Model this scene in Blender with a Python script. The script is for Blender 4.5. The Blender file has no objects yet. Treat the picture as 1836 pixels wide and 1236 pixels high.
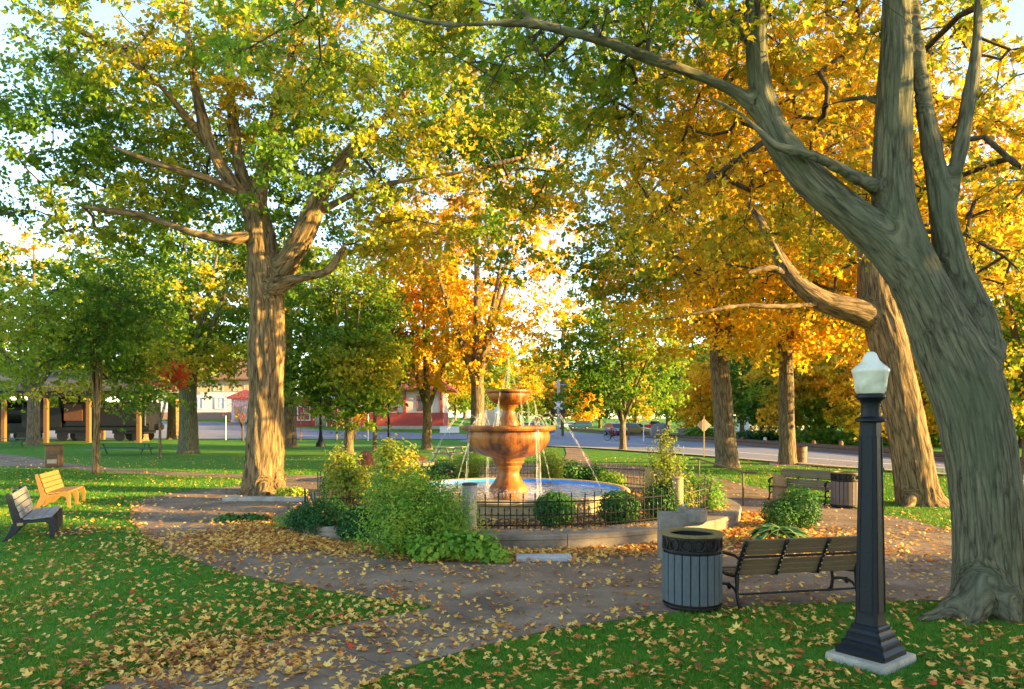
import bpy, bmesh, math, random
import numpy as np
from mathutils import Vector, Matrix, noise

random.seed(7)
rng = np.random.default_rng(11)
SC = bpy.context.scene
COL = SC.collection
PI = math.pi
R = math.radians

# ------------------------------------------------------------------ camera, sky, sun, exposure
F, CX, HZ, CH = 1300.0, 918.0, 748.0, 2.45          # focal length in photo pixels, centre column, horizon row, eye height
cam_d = bpy.data.cameras.new('camera')
cam = bpy.data.objects.new('camera', cam_d)
COL.objects.link(cam)
cam.location = (0, 0, CH)
cam.rotation_euler = (PI / 2, 0, 0)
cam_d.sensor_width = 36.0
cam_d.lens = 36.0 * F / 1836.0
cam_d.shift_y = 130.0 / 1836.0
cam_d.clip_start = 0.1
cam_d.clip_end = 3000
SC.camera = cam

SUN_EL, SUN_AZ = 11.0, 101.0                         # azimuth clockwise from the view direction (+Y)
world = bpy.data.worlds.new("World")
SC.world = world
world.use_nodes = True
wn = world.node_tree
for n in list(wn.nodes):
    wn.nodes.remove(n)
sky = wn.nodes.new('ShaderNodeTexSky')
sky.sky_type = 'NISHITA'
sky.sun_disc = False
sky.sun_elevation = R(SUN_EL)
sky.sun_rotation = R(SUN_AZ)
sky.air_density = 1.0
sky.altitude = 1600
sky.dust_density = 1.2
sky.ozone_density = 0.5
bg = wn.nodes.new('ShaderNodeBackground')
bg.inputs['Strength'].default_value = 0.13
wo = wn.nodes.new('ShaderNodeOutputWorld')
wn.links.new(sky.outputs[0], bg.inputs[0])
wn.links.new(bg.outputs[0], wo.inputs[0])

sun_d = bpy.data.lights.new('sun', 'SUN')
sun_d.energy = 5.0
sun_d.angle = R(0.6)
sun_d.color = (1.0, 0.65, 0.20)
sun = bpy.data.objects.new('sun', sun_d)
COL.objects.link(sun)
_e, _a = R(SUN_EL), R(SUN_AZ)
_to = Vector((math.sin(_a) * math.cos(_e), math.cos(_a) * math.cos(_e), math.sin(_e)))
sun.rotation_euler = _to.to_track_quat('Z', 'Y').to_euler()
sun.location = _to * 200

SC.view_settings.view_transform = 'Standard'
SC.view_settings.look = 'None'
SC.view_settings.exposure = 2.5
SC.view_settings.gamma = 1.0
SC.view_settings.use_curve_mapping = False
SC.cycles.max_bounces = 12
SC.cycles.diffuse_bounces = 7
SC.cycles.transmission_bounces = 8
SC.cycles.transparent_max_bounces = 16


# ------------------------------------------------------------------ placing: a pixel of the photograph seen at a distance Y
def sstep(t):
    t = max(0.0, min(1.0, t))
    return t * t * (3 - 2 * t)


def gz(x, y):                                        # the lawn is level, and climbs gently beyond the left-hand road
    return 2.2 * sstep((y - 80) / 30.0) * sstep((5 - x) / 20.0)


def P(px, py, z=0.0):                                # ground point under a pixel (level ground at height z)
    Y = F * (CH - z) / (py - HZ)
    return ((px - CX) * Y / F, Y, z)


def at(px, py, Y):                                   # point on a pixel's ray at distance Y
    return Vector(((px - CX) * Y / F, Y, CH - (py - HZ) * Y / F))


# ------------------------------------------------------------------ object helpers
def tag(o, label=None, cat=None, group=None, kind=None):
    if label: o['label'] = label
    if cat: o['category'] = cat
    if group: o['group'] = group
    if kind: o['kind'] = kind
    return o


def thing(name, label, cat, loc=(0, 0, 0), rz=0.0, group=None):
    o = bpy.data.objects.new(name, None)
    COL.objects.link(o)
    o.empty_display_size = 0.2
    o.location = loc
    o.rotation_euler = (0, 0, rz)
    return tag(o, label, cat, group)


def link(name, me, parent=None, loc=None, rot=None):
    o = bpy.data.objects.new(name, me)
    COL.objects.link(o)
    if parent: o.parent = parent
    if loc is not None: o.location = loc
    if rot is not None: o.rotation_euler = rot
    return o


def copy_tree(o, parent=None):
    c = o.copy()
    COL.objects.link(c)
    if parent: c.parent = parent
    for ch in list(o.children):
        copy_tree(ch, c)
    return c


class MB:
    """collects shapes and links them as one mesh object"""
    def __init__(s):
        s.v, s.f, s.m = [], [], []

    def add(s, vs, fs, m=0):
        b = len(s.v)
        s.v += [tuple(v) for v in vs]
        s.f += [tuple(i + b for i in f) for f in fs]
        s.m += [m] * len(fs)
        return s

    def box(s, c, d, rot=None, m=0, taper=1.0):
        hx, hy, hz = d[0] / 2, d[1] / 2, d[2] / 2
        vs = []
        for z in (-1, 1):
            k = taper if z > 0 else 1.0
            for x, y in ((-1, -1), (1, -1), (1, 1), (-1, 1)):
                vs.append(Vector((x * hx * k, y * hy * k, z * hz)))
        if rot is not None:
            M = rot if isinstance(rot, Matrix) else Matrix.Rotation(rot, 3, 'Z')
            vs = [M @ v for v in vs]
        c = Vector(c)
        return s.add([v + c for v in vs], [(3, 2, 1, 0), (4, 5, 6, 7), (0, 1, 5, 4), (1, 2, 6, 5), (2, 3, 7, 6), (3, 0, 4, 7)], m)

    def bar(s, a, b, w, h=None, m=0, up=(0, 0, 1)):
        a, b = Vector(a), Vector(b)
        h = h or w
        t = (b - a)
        L = t.length
        t.normalize()
        u = Vector(up)
        if abs(t.dot(u)) > 0.95: u = Vector((0, 1, 0))
        x = t.cross(u).normalized()
        z = x.cross(t).normalized()
        M = Matrix((x, t, z)).transposed()
        return s.box((a + b) / 2, (w, L, h), M, m)

    def tube(s, pts, rad, n=8, m=0, cap=True):
        pts = [Vector(p) for p in pts]
        if not hasattr(rad, '__len__'): rad = [rad] * len(pts)
        vs, fs = [], []
        u = None
        k = len(pts)
        for i, p in enumerate(pts):
            t = (pts[min(i + 1, k - 1)] - pts[max(i - 1, 0)])
            if t.length < 1e-9: t = Vector((0, 0, 1))
            t.normalize()
            if u is None:
                u = t.orthogonal().normalized()
            else:
                u = (u - t * u.dot(t))
                u = u.normalized() if u.length > 1e-6 else t.orthogonal().normalized()
            w = t.cross(u)
            for j in range(n):
                a = 2 * PI * j / n
                vs.append(p + (u * math.cos(a) + w * math.sin(a)) * rad[i])
        for i in range(k - 1):
            for j in range(n):
                q = (j + 1) % n
                fs.append((i * n + j, i * n + q, (i + 1) * n + q, (i + 1) * n + j))
        if cap:
            fs.append(tuple(reversed(range(n))))
            fs.append(tuple((k - 1) * n + j for j in range(n)))
        return s.add(vs, fs, m)

    def lathe(s, prof, n=32, m=0, c=(0, 0, 0), a0=0.0, a1=2 * PI, wob=None):
        full = abs(a1 - a0 - 2 * PI) < 1e-6
        k = n if full else n + 1
        vs, fs = [], []
        for r, z in prof:
            for j in range(k):
                a = a0 + (a1 - a0) * j / n
                rr = r * (wob(a, z) if wob else 1.0)
                vs.append((c[0] + rr * math.cos(a), c[1] + rr * math.sin(a), c[2] + z))
        for i in range(len(prof) - 1):
            for j in range(n):
                q = (j + 1) % k
                fs.append((i * k + j, i * k + q, (i + 1) * k + q, (i + 1) * k + j))
        return s.add(vs, fs, m)

    def prism(s, poly, z0, z1, m=0):
        n = len(poly)
        vs = [(p[0], p[1], z0) for p in poly] + [(p[0], p[1], z1) for p in poly]
        fs = [tuple(reversed(range(n))), tuple(range(n, 2 * n))]
        fs += [(i, (i + 1) % n, n + (i + 1) % n, n + i) for i in range(n)]
        return s.add(vs, fs, m)

    def extr(s, poly, a, b, axis='x', m=0):
        """profile polygon given in (u, z), drawn out along an axis from a to b"""
        n = len(poly)
        if axis == 'x':
            mk = lambda t, p: (t, p[0], p[1])
        else:
            mk = lambda t, p: (p[0], t, p[1])
        vs = [mk(a, p) for p in poly] + [mk(b, p) for p in poly]
        fs = [tuple(reversed(range(n))), tuple(range(n, 2 * n))]
        fs += [(i, (i + 1) % n, n + (i + 1) % n, n + i) for i in range(n)]
        return s.add(vs, fs, m)

    def ball(s, c, r, n=10, m=0):
        prof = []
        k = max(4, n // 2)
        rr = r if hasattr(r, '__len__') else (r, r, r)
        vs, fs = [], []
        for i in range(k + 1):
            t = -PI / 2 + PI * i / k
            for j in range(n):
                a = 2 * PI * j / n
                vs.append((c[0] + rr[0] * math.cos(t) * math.cos(a), c[1] + rr[1] * math.cos(t) * math.sin(a), c[2] + rr[2] * math.sin(t)))
        for i in range(k):
            for j in range(n):
                q = (j + 1) % n
                fs.append((i * n + j, i * n + q, (i + 1) * n + q, (i + 1) * n + j))
        return s.add(vs, fs, m)

    def mesh(s, name, mats, smooth=35, bevel=0, seg=1):
        me = bpy.data.meshes.new(name)
        me.from_pydata(s.v, [], s.f)
        if not isinstance(mats, (list, tuple)): mats = [mats]
        for mt in mats: me.materials.append(mt)
        if len(mats) > 1:
            me.polygons.foreach_set('material_index', s.m)
        bm = bmesh.new()
        bm.from_mesh(me)
        bmesh.ops.remove_doubles(bm, verts=bm.verts, dist=1e-5)
        bmesh.ops.recalc_face_normals(bm, faces=bm.faces)
        if bevel:
            es = [e for e in bm.edges if len(e.link_faces) == 2 and e.calc_face_angle(0) > 0.5]
            if es:
                bmesh.ops.bevel(bm, geom=es, offset=bevel, segments=seg, affect='EDGES', profile=0.5, clamp_overlap=True)
        bm.to_mesh(me)
        bm.free()
        if smooth:
            me.polygons.foreach_set('use_smooth', [True] * len(me.polygons))
            me.set_sharp_from_angle(angle=R(smooth))
        me.update()
        return me

    def build(s, name, mats, parent=None, smooth=35, bevel=0, seg=1):
        return link(name, s.mesh(name, mats, smooth, bevel, seg), parent)


# ------------------------------------------------------------------ materials
def nt_new(name):
    m = bpy.data.materials.new(name)
    m.use_nodes = True
    t = m.node_tree
    for n in list(t.nodes): t.nodes.remove(n)
    out = t.nodes.new('ShaderNodeOutputMaterial')
    return m, t, out


def N(t, typ, **kw):
    n = t.nodes.new(typ)
    for k, v in kw.items(): setattr(n, k, v)
    return n


def ramp(t, stops, interp='LINEAR'):
    r = t.nodes.new('ShaderNodeValToRGB')
    r.color_ramp.interpolation = interp
    e = r.color_ramp.elements
    while len(e) < len(stops): e.new(0.5)
    for i, (p, c) in enumerate(stops):
        e[i].position = p
        e[i].color = (c[0], c[1], c[2], 1)
    return r


def coords(t, scale=(1, 1, 1), kind='Object'):
    tc = t.nodes.new('ShaderNodeTexCoord')
    mp = t.nodes.new('ShaderNodeMapping')
    mp.inputs['Scale'].default_value = scale
    t.links.new(tc.outputs[kind], mp.inputs[0])
    return mp.outputs[0]


def mk(name, c1, c2=None, scale=6.0, rough=0.6, bump=0.0, bscale=None, metal=0.0, stretch=(1, 1, 1), detail=5, c3=None, spec=0.4, kind='Object', lo=0.35, hi=0.68, speck=None, coat=0.0):
    m, t, out = nt_new(name)
    b = N(t, 'ShaderNodeBsdfPrincipled')
    b.inputs['Roughness'].default_value = rough
    b.inputs['Metallic'].default_value = metal
    b.inputs['Specular IOR Level'].default_value = spec
    b.inputs['Coat Weight'].default_value = coat
    t.links.new(b.outputs[0], out.inputs[0])
    vec = coords(t, stretch, kind)
    if c2 is None: c2 = tuple(min(1, x * 0.75) for x in c1)
    nz = N(t, 'ShaderNodeTexNoise')
    nz.inputs['Scale'].default_value = scale
    nz.inputs['Detail'].default_value = detail
    nz.inputs['Roughness'].default_value = 0.65
    t.links.new(vec, nz.inputs['Vector'])
    st = [(lo, c2), (hi, c1)] if c3 is None else [(lo, c2), ((lo + hi) / 2, c1), (hi, c3)]
    rp = ramp(t, st)
    t.links.new(nz.outputs[0], rp.inputs[0])
    colr = rp.outputs[0]
    if speck:
        n2 = N(t, 'ShaderNodeTexNoise')
        n2.inputs['Scale'].default_value = speck[0]
        n2.inputs['Detail'].default_value = 2
        t.links.new(vec, n2.inputs['Vector'])
        r2 = ramp(t, [(speck[1], (0, 0, 0)), (speck[1] + 0.06, (1, 1, 1))])
        t.links.new(n2.outputs[0], r2.inputs[0])
        mx = N(t, 'ShaderNodeMixRGB')
        mx.inputs[2].default_value = (*speck[2], 1)
        t.links.new(r2.outputs[0], mx.inputs[0])
        t.links.new(colr, mx.inputs[1])
        colr = mx.outputs[0]
    t.links.new(colr, b.inputs['Base Color'])
    if bump:
        n3 = N(t, 'ShaderNodeTexNoise')
        n3.inputs['Scale'].default_value = bscale or scale * 4
        n3.inputs['Detail'].default_value = 6
        t.links.new(vec, n3.inputs['Vector'])
        bp = N(t, 'ShaderNodeBump')
        bp.inputs['Strength'].default_value = bump
        bp.inputs['Distance'].default_value = 0.02
        t.links.new(n3.outputs[0], bp.inputs['Height'])
        t.links.new(bp.outputs[0], b.inputs['Normal'])
    return m


def leafmat(name, stops, trans=0.45, rough=0.55, attr=True):
    m, t, out = nt_new(name)
    if attr:
        a = N(t, 'ShaderNodeAttribute')
        a.attribute_name = 'tint'
        src = a.outputs['Fac']
    else:
        a = N(t, 'ShaderNodeObjectInfo')
        src = a.outputs['Random']
    rp = ramp(t, stops)
    t.links.new(src, rp.inputs[0])
    b = N(t, 'ShaderNodeBsdfPrincipled')
    b.inputs['Roughness'].default_value = rough
    b.inputs['Specular IOR Level'].default_value = 0.25
    t.links.new(rp.outputs[0], b.inputs['Base Color'])
    tr = N(t, 'ShaderNodeBsdfTranslucent')
    t.links.new(rp.outputs[0], tr.inputs['Color'])
    mx = N(t, 'ShaderNodeMixShader')
    mx.inputs[0].default_value = trans
    t.links.new(b.outputs[0], mx.inputs[1])
    t.links.new(tr.outputs[0], mx.inputs[2])
    t.links.new(mx.outputs[0], out.inputs[0])
    return m


def barkmat(name, dark, mid, light, sc=(7, 7, 1.1), bump=0.9, moss=None, grain=True):
    m, t, out = nt_new(name)
    b = N(t, 'ShaderNodeBsdfPrincipled')
    b.inputs['Roughness'].default_value = 0.9
    b.inputs['Specular IOR Level'].default_value = 0.15
    t.links.new(b.outputs[0], out.inputs[0])

    def grow_co(scale):                              # bark runs along each limb, whichever way the limb leans
        if not grain: return coords(t, scale)
        a = N(t, 'ShaderNodeAttribute')
        a.attribute_name = 'bark_co'
        mp = N(t, 'ShaderNodeMapping')
        mp.inputs['Scale'].default_value = scale
        t.links.new(a.outputs['Vector'], mp.inputs[0])
        return mp.outputs[0]
    vec = grow_co(sc)
    nz = N(t, 'ShaderNodeTexNoise')
    nz.inputs['Scale'].default_value = 1.8
    nz.inputs['Detail'].default_value = 9
    nz.inputs['Roughness'].default_value = 0.72
    nz.inputs['Distortion'].default_value = 0.5
    t.links.new(vec, nz.inputs['Vector'])
    vo = N(t, 'ShaderNodeTexVoronoi', feature='DISTANCE_TO_EDGE')   # plates between fissures
    vo.inputs['Scale'].default_value = 1.5
    wv = N(t, 'ShaderNodeMixRGB'); wv.inputs[0].default_value = .16
    t.links.new(vec, wv.inputs[1]); t.links.new(nz.outputs[1], wv.inputs[2])
    t.links.new(wv.outputs[0], vo.inputs['Vector'])
    rv = ramp(t, [(0.0, (0, 0, 0)), (0.16, (1, 1, 1))])
    t.links.new(vo.outputs[0], rv.inputs[0])
    mh = N(t, 'ShaderNodeMath', operation='MULTIPLY_ADD'); mh.inputs[1].default_value = .13; 
    t.links.new(rv.outputs[0], mh.inputs[0]); t.links.new(nz.outputs[0], mh.inputs[2])
    rp = ramp(t, [(0.40, dark), (0.57, mid), (0.78, light)])
    t.links.new(mh.outputs[0], rp.inputs[0])
    col = rp.outputs[0]
    if moss:
        v2 = grow_co((0.9, 0.9, 0.35))
        n2 = N(t, 'ShaderNodeTexNoise')
        n2.inputs['Scale'].default_value = 2.0
        n2.inputs['Detail'].default_value = 7
        t.links.new(v2, n2.inputs['Vector'])
        r2 = ramp(t, [(0.48, (0, 0, 0)), (0.66, (0.75, 0.75, 0.75))])
        t.links.new(n2.outputs[0], r2.inputs[0])
        mx = N(t, 'ShaderNodeMixRGB')
        mx.inputs[2].default_value = (*moss, 1)
        t.links.new(r2.outputs[0], mx.inputs[0])
        t.links.new(col, mx.inputs[1])
        col = mx.outputs[0]
    t.links.new(col, b.inputs['Base Color'])
    bp = N(t, 'ShaderNodeBump')
    bp.inputs['Strength'].default_value = bump
    bp.inputs['Distance'].default_value = 0.05
    t.links.new(mh.outputs[0], bp.inputs['Height'])
    t.links.new(bp.outputs[0], b.inputs['Normal'])
    return m


GREEN = [(0.0, (.08, .18, .013)), (.36, (.17, .30, .02)), (.60, (.37, .39, .025)), (.82, (.62, .45, .025)), (1, (.78, .34, .02))]
DKGREEN = [(0.0, (.05, .13, .014)), (.45, (.11, .22, .018)), (.72, (.28, .34, .025)), (1, (.6, .42, .03))]
YELGREEN = [(0.0, (.06, .16, .015)), (.35, (.20, .32, .022)), (.58, (.58, .42, .025)), (.82, (.86, .43, .02)), (1, (.85, .30, .02))]
GOLD = [(0.0, (.16, .24, .02)), (.2, (.46, .37, .02)), (.45, (.84, .52, .02)), (.75, (.88, .46, .015)), (1, (.87, .35, .012))]
REDS = [(0.0, (.25, .20, .02)), (.35, (.65, .12, .02)), (.8, (.65, .04, .02)), (1, (.8, .35, .03))]
M = {}
M['leaf_green'] = leafmat('leaf_green', GREEN, .5)
M['leaf_dark'] = leafmat('leaf_dark', DKGREEN, .5)
M['leaf_yelgreen'] = leafmat('leaf_yellow_green', YELGREEN, .56)
M['leaf_gold'] = leafmat('leaf_gold', GOLD, .58)
M['leaf_red'] = leafmat('leaf_red', REDS, .45)
M['leaf_shrub'] = leafmat('leaf_shrub', [(0, (.09, .22, .025)), (.5, (.20, .39, .04)), (.85, (.40, .48, .05)), (1, (.55, .46, .05))], .45)
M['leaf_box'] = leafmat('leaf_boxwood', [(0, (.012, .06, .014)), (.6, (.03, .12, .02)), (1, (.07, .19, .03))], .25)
M['leaf_airy'] = leafmat('leaf_airy', [(0, (.14, .24, .03)), (.5, (.33, .36, .04)), (1, (.62, .46, .05))], .5)
M['leaf_fallen'] = leafmat('leaf_fallen', [(0, (.24, .085, .03)), (.18, (.52, .21, .05)), (.42, (.78, .42, .09)), (.75, (.86, .58, .13)), (.9, (.74, .50, .20)), (.97, (.55, .10, .03)), (1, (.62, .08, .03))], .2, .7)
M['leaf_fallen_one'] = leafmat('leaf_fallen_single', [(0, (.40, .16, .04)), (.3, (.62, .30, .06)), (.6, (.74, .44, .08)), (.88, (.76, .52, .22)), (.95, (.72, .28, .04)), (1, (.60, .09, .03))], .2, .7, attr=False)
M['grass_blade'] = leafmat('grass_blade', [(0, (.042, .135, .010)), (.5, (.082, .235, .016)), (.85, (.165, .29, .02)), (1, (.32, .30, .05))], .35, .5)
M['bark_grey'] = barkmat('bark_grey_green', (.04, .036, .022), (.125, .116, .070), (.235, .215, .13), sc=(12, 12, 1.2), bump=1.0, moss=(.115, .13, .075))
M['bark_tan'] = barkmat('bark_tan', (.035, .023, .013), (.155, .105, .05), (.34, .235, .115), sc=(8, 8, 1.0))
M['bark_brown'] = barkmat('bark_brown', (.05, .038, .024), (.14, .105, .065), (.26, .20, .12))
M['bark_twig'] = barkmat('bark_twig', (.035, .03, .022), (.075, .06, .042), (.14, .11, .075), bump=.3, grain=False)


# ------------------------------------------------------------------ many small leaves or blades as one mesh
def frames(nrm, rg):
    """rows: x, y, z axes of each leaf; z along nrm, random spin"""
    n = nrm / np.linalg.norm(nrm, axis=1, keepdims=True)
    r = rg.normal(size=n.shape)
    y = r - n * np.sum(r * n, axis=1, keepdims=True)
    y /= np.linalg.norm(y, axis=1, keepdims=True) + 1e-9
    x = np.cross(y, n)
    return np.stack([x, y, n], axis=1)


def inst_mesh(name, tv, tf, pos, fr, sc, tint, mat, parent=None):
    tv = np.asarray(tv, float)
    tf = np.asarray(tf, int)
    n, k = len(pos), len(tv)
    m, q = tf.shape
    sc = np.asarray(sc, float)
    if sc.ndim == 1: sc = np.repeat(sc[:, None], 3, 1)
    loc = tv[None] * sc[:, None, :]
    V = pos[:, None, :] + np.einsum('nkj,nji->nki', loc, fr)
    me = bpy.data.meshes.new(name)
    me.vertices.add(n * k)
    me.vertices.foreach_set('co', V.reshape(-1).astype(np.float32))
    I = (tf[None] + (np.arange(n) * k)[:, None, None]).reshape(-1)
    me.loops.add(n * m * q)
    me.loops.foreach_set('vertex_index', I.astype(np.int32))
    me.polygons.add(n * m)
    me.polygons.foreach_set('loop_start', (np.arange(n * m) * q).astype(np.int32))
    at_ = me.attributes.new('tint', 'FLOAT', 'FACE')
    at_.data.foreach_set('value', np.repeat(np.clip(tint, 0, 1), m).astype(np.float32))
    me.materials.append(mat)
    me.update(calc_edges=True)
    o = link(name, me, parent)
    return o


KITE = ([(0, 0, 0), (.36, .42, .10), (0, 1, -.06), (-.36, .42, .10)], [(0, 1, 2, 3)])
MAPLE = ([(0, 0, 0), (.20, .40, .02), (0, 1.0, -.05), (-.20, .40, .02),
          (.50, .66, -.07), (.42, .16, .03), (-.50, .66, -.07), (-.42, .16, .03)],
         [(0, 1, 2, 3), (0, 5, 4, 1), (0, 3, 6, 7)])
BLADE = ([(-.5, 0, 0), (.5, 0, 0), (0, .35, 1)], [(0, 1, 2)])


def in_poly(x, y, poly):
    inside = np.zeros(x.shape, bool)
    n = len(poly)
    j = n - 1
    for i in range(n):
        xi, yi = poly[i][0], poly[i][1]
        xj, yj = poly[j][0], poly[j][1]
        c = ((yi > y) != (yj > y)) & (x < (xj - xi) * (y - yi) / (yj - yi + 1e-12) + xi)
        inside ^= c
        j = i
    return inside


def smooth_poly(pts, it=2):
    for _ in range(it):
        o = []
        for i in range(len(pts)):
            a, b = pts[i], pts[(i + 1) % len(pts)]
            o.append((a[0] * .75 + b[0] * .25, a[1] * .75 + b[1] * .25))
            o.append((a[0] * .25 + b[0] * .75, a[1] * .25 + b[1] * .75))
        pts = o
    return pts


# ------------------------------------------------------------------ ground, paths, roads
M['lawn'] = mk('lawn', (.075, .20, .016), (.045, .14, .012), 2.2, .95, .7, 60, c3=(.17, .235, .03), spec=.1, lo=.3, hi=.72)
M['concrete_path'] = mk('concrete_path', (.215, .150, .095), (.125, .086, .055), .9, .85, .4, 45, c3=(.285, .21, .14), speck=(38, .63, (.10, .072, .05)), spec=.25)
M['joint'] = mk('path_joint', (.05, .042, .035), rough=.95)
M['asphalt'] = mk('asphalt', (.20, .20, .235), (.165, .165, .20), .6, .8, .2, 60, spec=.3)
M['sidewalk'] = mk('sidewalk', (.34, .31, .28), (.27, .25, .23), 1.5, .85, .2)
M['soil'] = mk('soil', (.085, .055, .035), (.05, .033, .022), 7, .95, .8, 30)

RC = (-.09, 19.0)                                    # middle of the fountain

# one lawn sheet to the horizon
xs = sorted(set(list(np.linspace(-900, -130, 9)) + list(np.linspace(-120, 120, 61)) + list(np.linspace(130, 900, 9))))
ys = sorted(set(list(np.linspace(-120, 0, 5)) + list(np.linspace(5, 70, 14)) + list(np.linspace(74, 130, 29)) + list(np.linspace(160, 1500, 10))))
g = MB()
nx = len(xs)
g.v = [(x, y, gz(x, y)) for y in ys for x in xs]
g.f = [(j * nx + i, j * nx + i + 1, (j + 1) * nx + i + 1, (j + 1) * nx + i) for j in range(len(ys) - 1) for i in range(nx - 1)]
g.m = [0] * len(g.f)
tag(g.build('lawn', M['lawn'], smooth=60), kind='structure')

path_px = [(60, 1300), (150, 1240), (330, 1195), (440, 1165), (580, 1130), (700, 1105), (795, 1090), (700, 1077), (600, 1062), (500, 1046),
           (400, 1025), (330, 1000), (270, 970), (240, 942), (231, 917), (255, 896), (330, 881), (440, 872), (560, 856), (640, 846),
           (700, 840), (800, 836), (900, 834), (1000, 832), (1060, 831), (1150, 836), (1250, 848), (1330, 868), (1400, 886), (1480, 906),
           (1600, 925), (1700, 950), (1836, 990), (1990, 1040), (1990, 1092), (1836, 1082), (1690, 1078), (1560, 1080), (1330, 1088),
           (1200, 1100), (1100, 1115), (1000, 1128), (870, 1158), (760, 1188), (640, 1228), (570, 1300)]
path_xy = smooth_poly([P(*p)[:2] for p in path_px], 2)
side_px = [(-160, 800), (0, 814), (60, 820), (100, 829), (200, 840), (300, 846), (445, 851), (570, 853), (575, 862), (445, 858), (300, 853),
           (200, 848), (100, 839), (0, 836), (-160, 832)]
side_xy = [P(*p)[:2] for p in side_px]


def flat_sheet(poly, z):
    g = MB()
    g.v = [(p[0], p[1], z) for p in poly]
    g.f = [tuple(range(len(poly)))]
    g.m = [0]
    return g


pth = tag(flat_sheet(path_xy, .004).build('path', M['joint'], smooth=0), kind='structure')
# saw-cut slabs of the path, each with its own edges
nv = Vector((.73, .683, 0)).normalized()
slab_src = flat_sheet(path_xy, 0).mesh('slab_source', M['concrete_path'], 0)
dmin = min(nv.x * p[0] + nv.y * p[1] for p in path_xy)
dmax = max(nv.x * p[0] + nv.y * p[1] for p in path_xy)
d0 = nv.x * P(580, 1150)[0] + nv.y * P(580, 1150)[1]
STEP = 2.3
kk = math.floor((dmin - d0) / STEP)
while d0 + kk * STEP < dmax:
    a, b = d0 + kk * STEP + .008, d0 + (kk + 1) * STEP - .008
    bm = bmesh.new()
    bm.from_mesh(slab_src)
    for dd, sg in ((a, -1), (b, 1)):
        bmesh.ops.bisect_plane(bm, geom=bm.verts[:] + bm.edges[:] + bm.faces[:], plane_co=nv * dd, plane_no=nv * sg, clear_outer=True)
    if bm.faces:
        r = bmesh.ops.extrude_face_region(bm, geom=bm.faces[:])
        zz = .014 + .004 * ((kk * 7) % 3) / 2
        for v in [e for e in r['geom'] if isinstance(e, bmesh.types.BMVert)]: v.co.z += zz
        for v in bm.verts:
            if v.co.z < .001: v.co.z = .0045
        bmesh.ops.recalc_face_normals(bm, faces=bm.faces)
        me = bpy.data.meshes.new('paving_slab')
        bm.to_mesh(me)
        me.materials.append(M['concrete_path'])
        link('paving_slab', me, pth)
    bm.free()
    kk += 1
tag(flat_sheet(side_xy, .008).build('side_path', M['concrete_path'], smooth=0), kind='structure')
tag(flat_sheet([P(*p)[:2] for p in [(1005, 833), (1062, 833), (1052, 815), (1035, 801), (1012, 801), (1016, 815)]], .02).build('exit_path', M['concrete_path'], smooth=0), kind='structure')
tag(flat_sheet([P(*p)[:2] for p in [(1380, 829), (1440, 829), (1530, 833), (1700, 845), (1700, 851), (1530, 840), (1440, 836), (1380, 834)]], .012).build('sidewalk', M['sidewalk'], smooth=0), kind='structure')


def drape(name, near, far, mat, lift, nu=40, nvv=6):
    """sheet between two polylines, following the ground"""
    def samp(pl, t):
        s = t * (len(pl) - 1)
        i = min(int(s), len(pl) - 2)
        f = s - i
        return (pl[i][0] * (1 - f) + pl[i + 1][0] * f, pl[i][1] * (1 - f) + pl[i + 1][1] * f)
    g = MB()
    for i in range(nu + 1):
        a, b = samp(near, i / nu), samp(far, i / nu)
        for j in range(nvv + 1):
            f = j / nvv
            x, y = a[0] * (1 - f) + b[0] * f, a[1] * (1 - f) + b[1] * f
            g.v.append((x, y, gz(x, y) + lift))
    w = nvv + 1
    g.f = [(i * w + j, (i + 1) * w + j, (i + 1) * w + j + 1, i * w + j + 1) for i in range(nu) for j in range(nvv)]
    g.m = [0] * len(g.f)
    return tag(g.build(name, mat, smooth=60), kind='structure')


drape('road', [P(2300, 905)[:2], P(1836, 866)[:2], P(1690, 852)[:2], P(1500, 838)[:2], P(1250, 817)[:2], P(1060, 804)[:2], P(940, 799)[:2], P(820, 792)[:2]],
      [P(2300, 868)[:2], P(1836, 832)[:2], P(1690, 822)[:2], P(1500, 813)[:2], P(1250, 794)[:2], P(1150, 785)[:2], P(1050, 777)[:2], P(960, 771)[:2]], M['asphalt'], .03)
drape('cross_road', [(-130, 80), (-60, 80), (-40, 80), (-20, 79.4), (-5, 78.6), (10, 84), (40, 90), (120, 97)],
      [(-130, 106), (-60, 104.5), (-40, 101), (-22, 91), (-8, 88.5), (10, 97), (40, 103), (120, 112)], M['asphalt'], .05)
drape('kerb_line', [P(1836, 868)[:2], P(1690, 854)[:2], P(1500, 840)[:2], P(1250, 818.5)[:2], P(1060, 805.2)[:2], P(940, 800)[:2]],
      [P(1836, 865.5)[:2], P(1690, 851.5)[:2], P(1500, 837.6)[:2], P(1250, 816.6)[:2], P(1060, 803.7)[:2], P(940, 798.6)[:2]], M['sidewalk'], .09, nvv=1)
M['road_paint'] = mk('road_paint', (.6, .57, .5), (.5, .47, .42), 3, .7)
drape('road_marking', [P(1836, 851)[:2], P(1690, 840.5)[:2], P(1500, 826.5)[:2], P(1250, 806)[:2], P(1080, 793)[:2]],
      [P(1836, 850)[:2], P(1690, 839.6)[:2], P(1500, 825.8)[:2], P(1250, 805.5)[:2], P(1080, 792.6)[:2]], M['road_paint'], .034, nvv=1)

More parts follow.
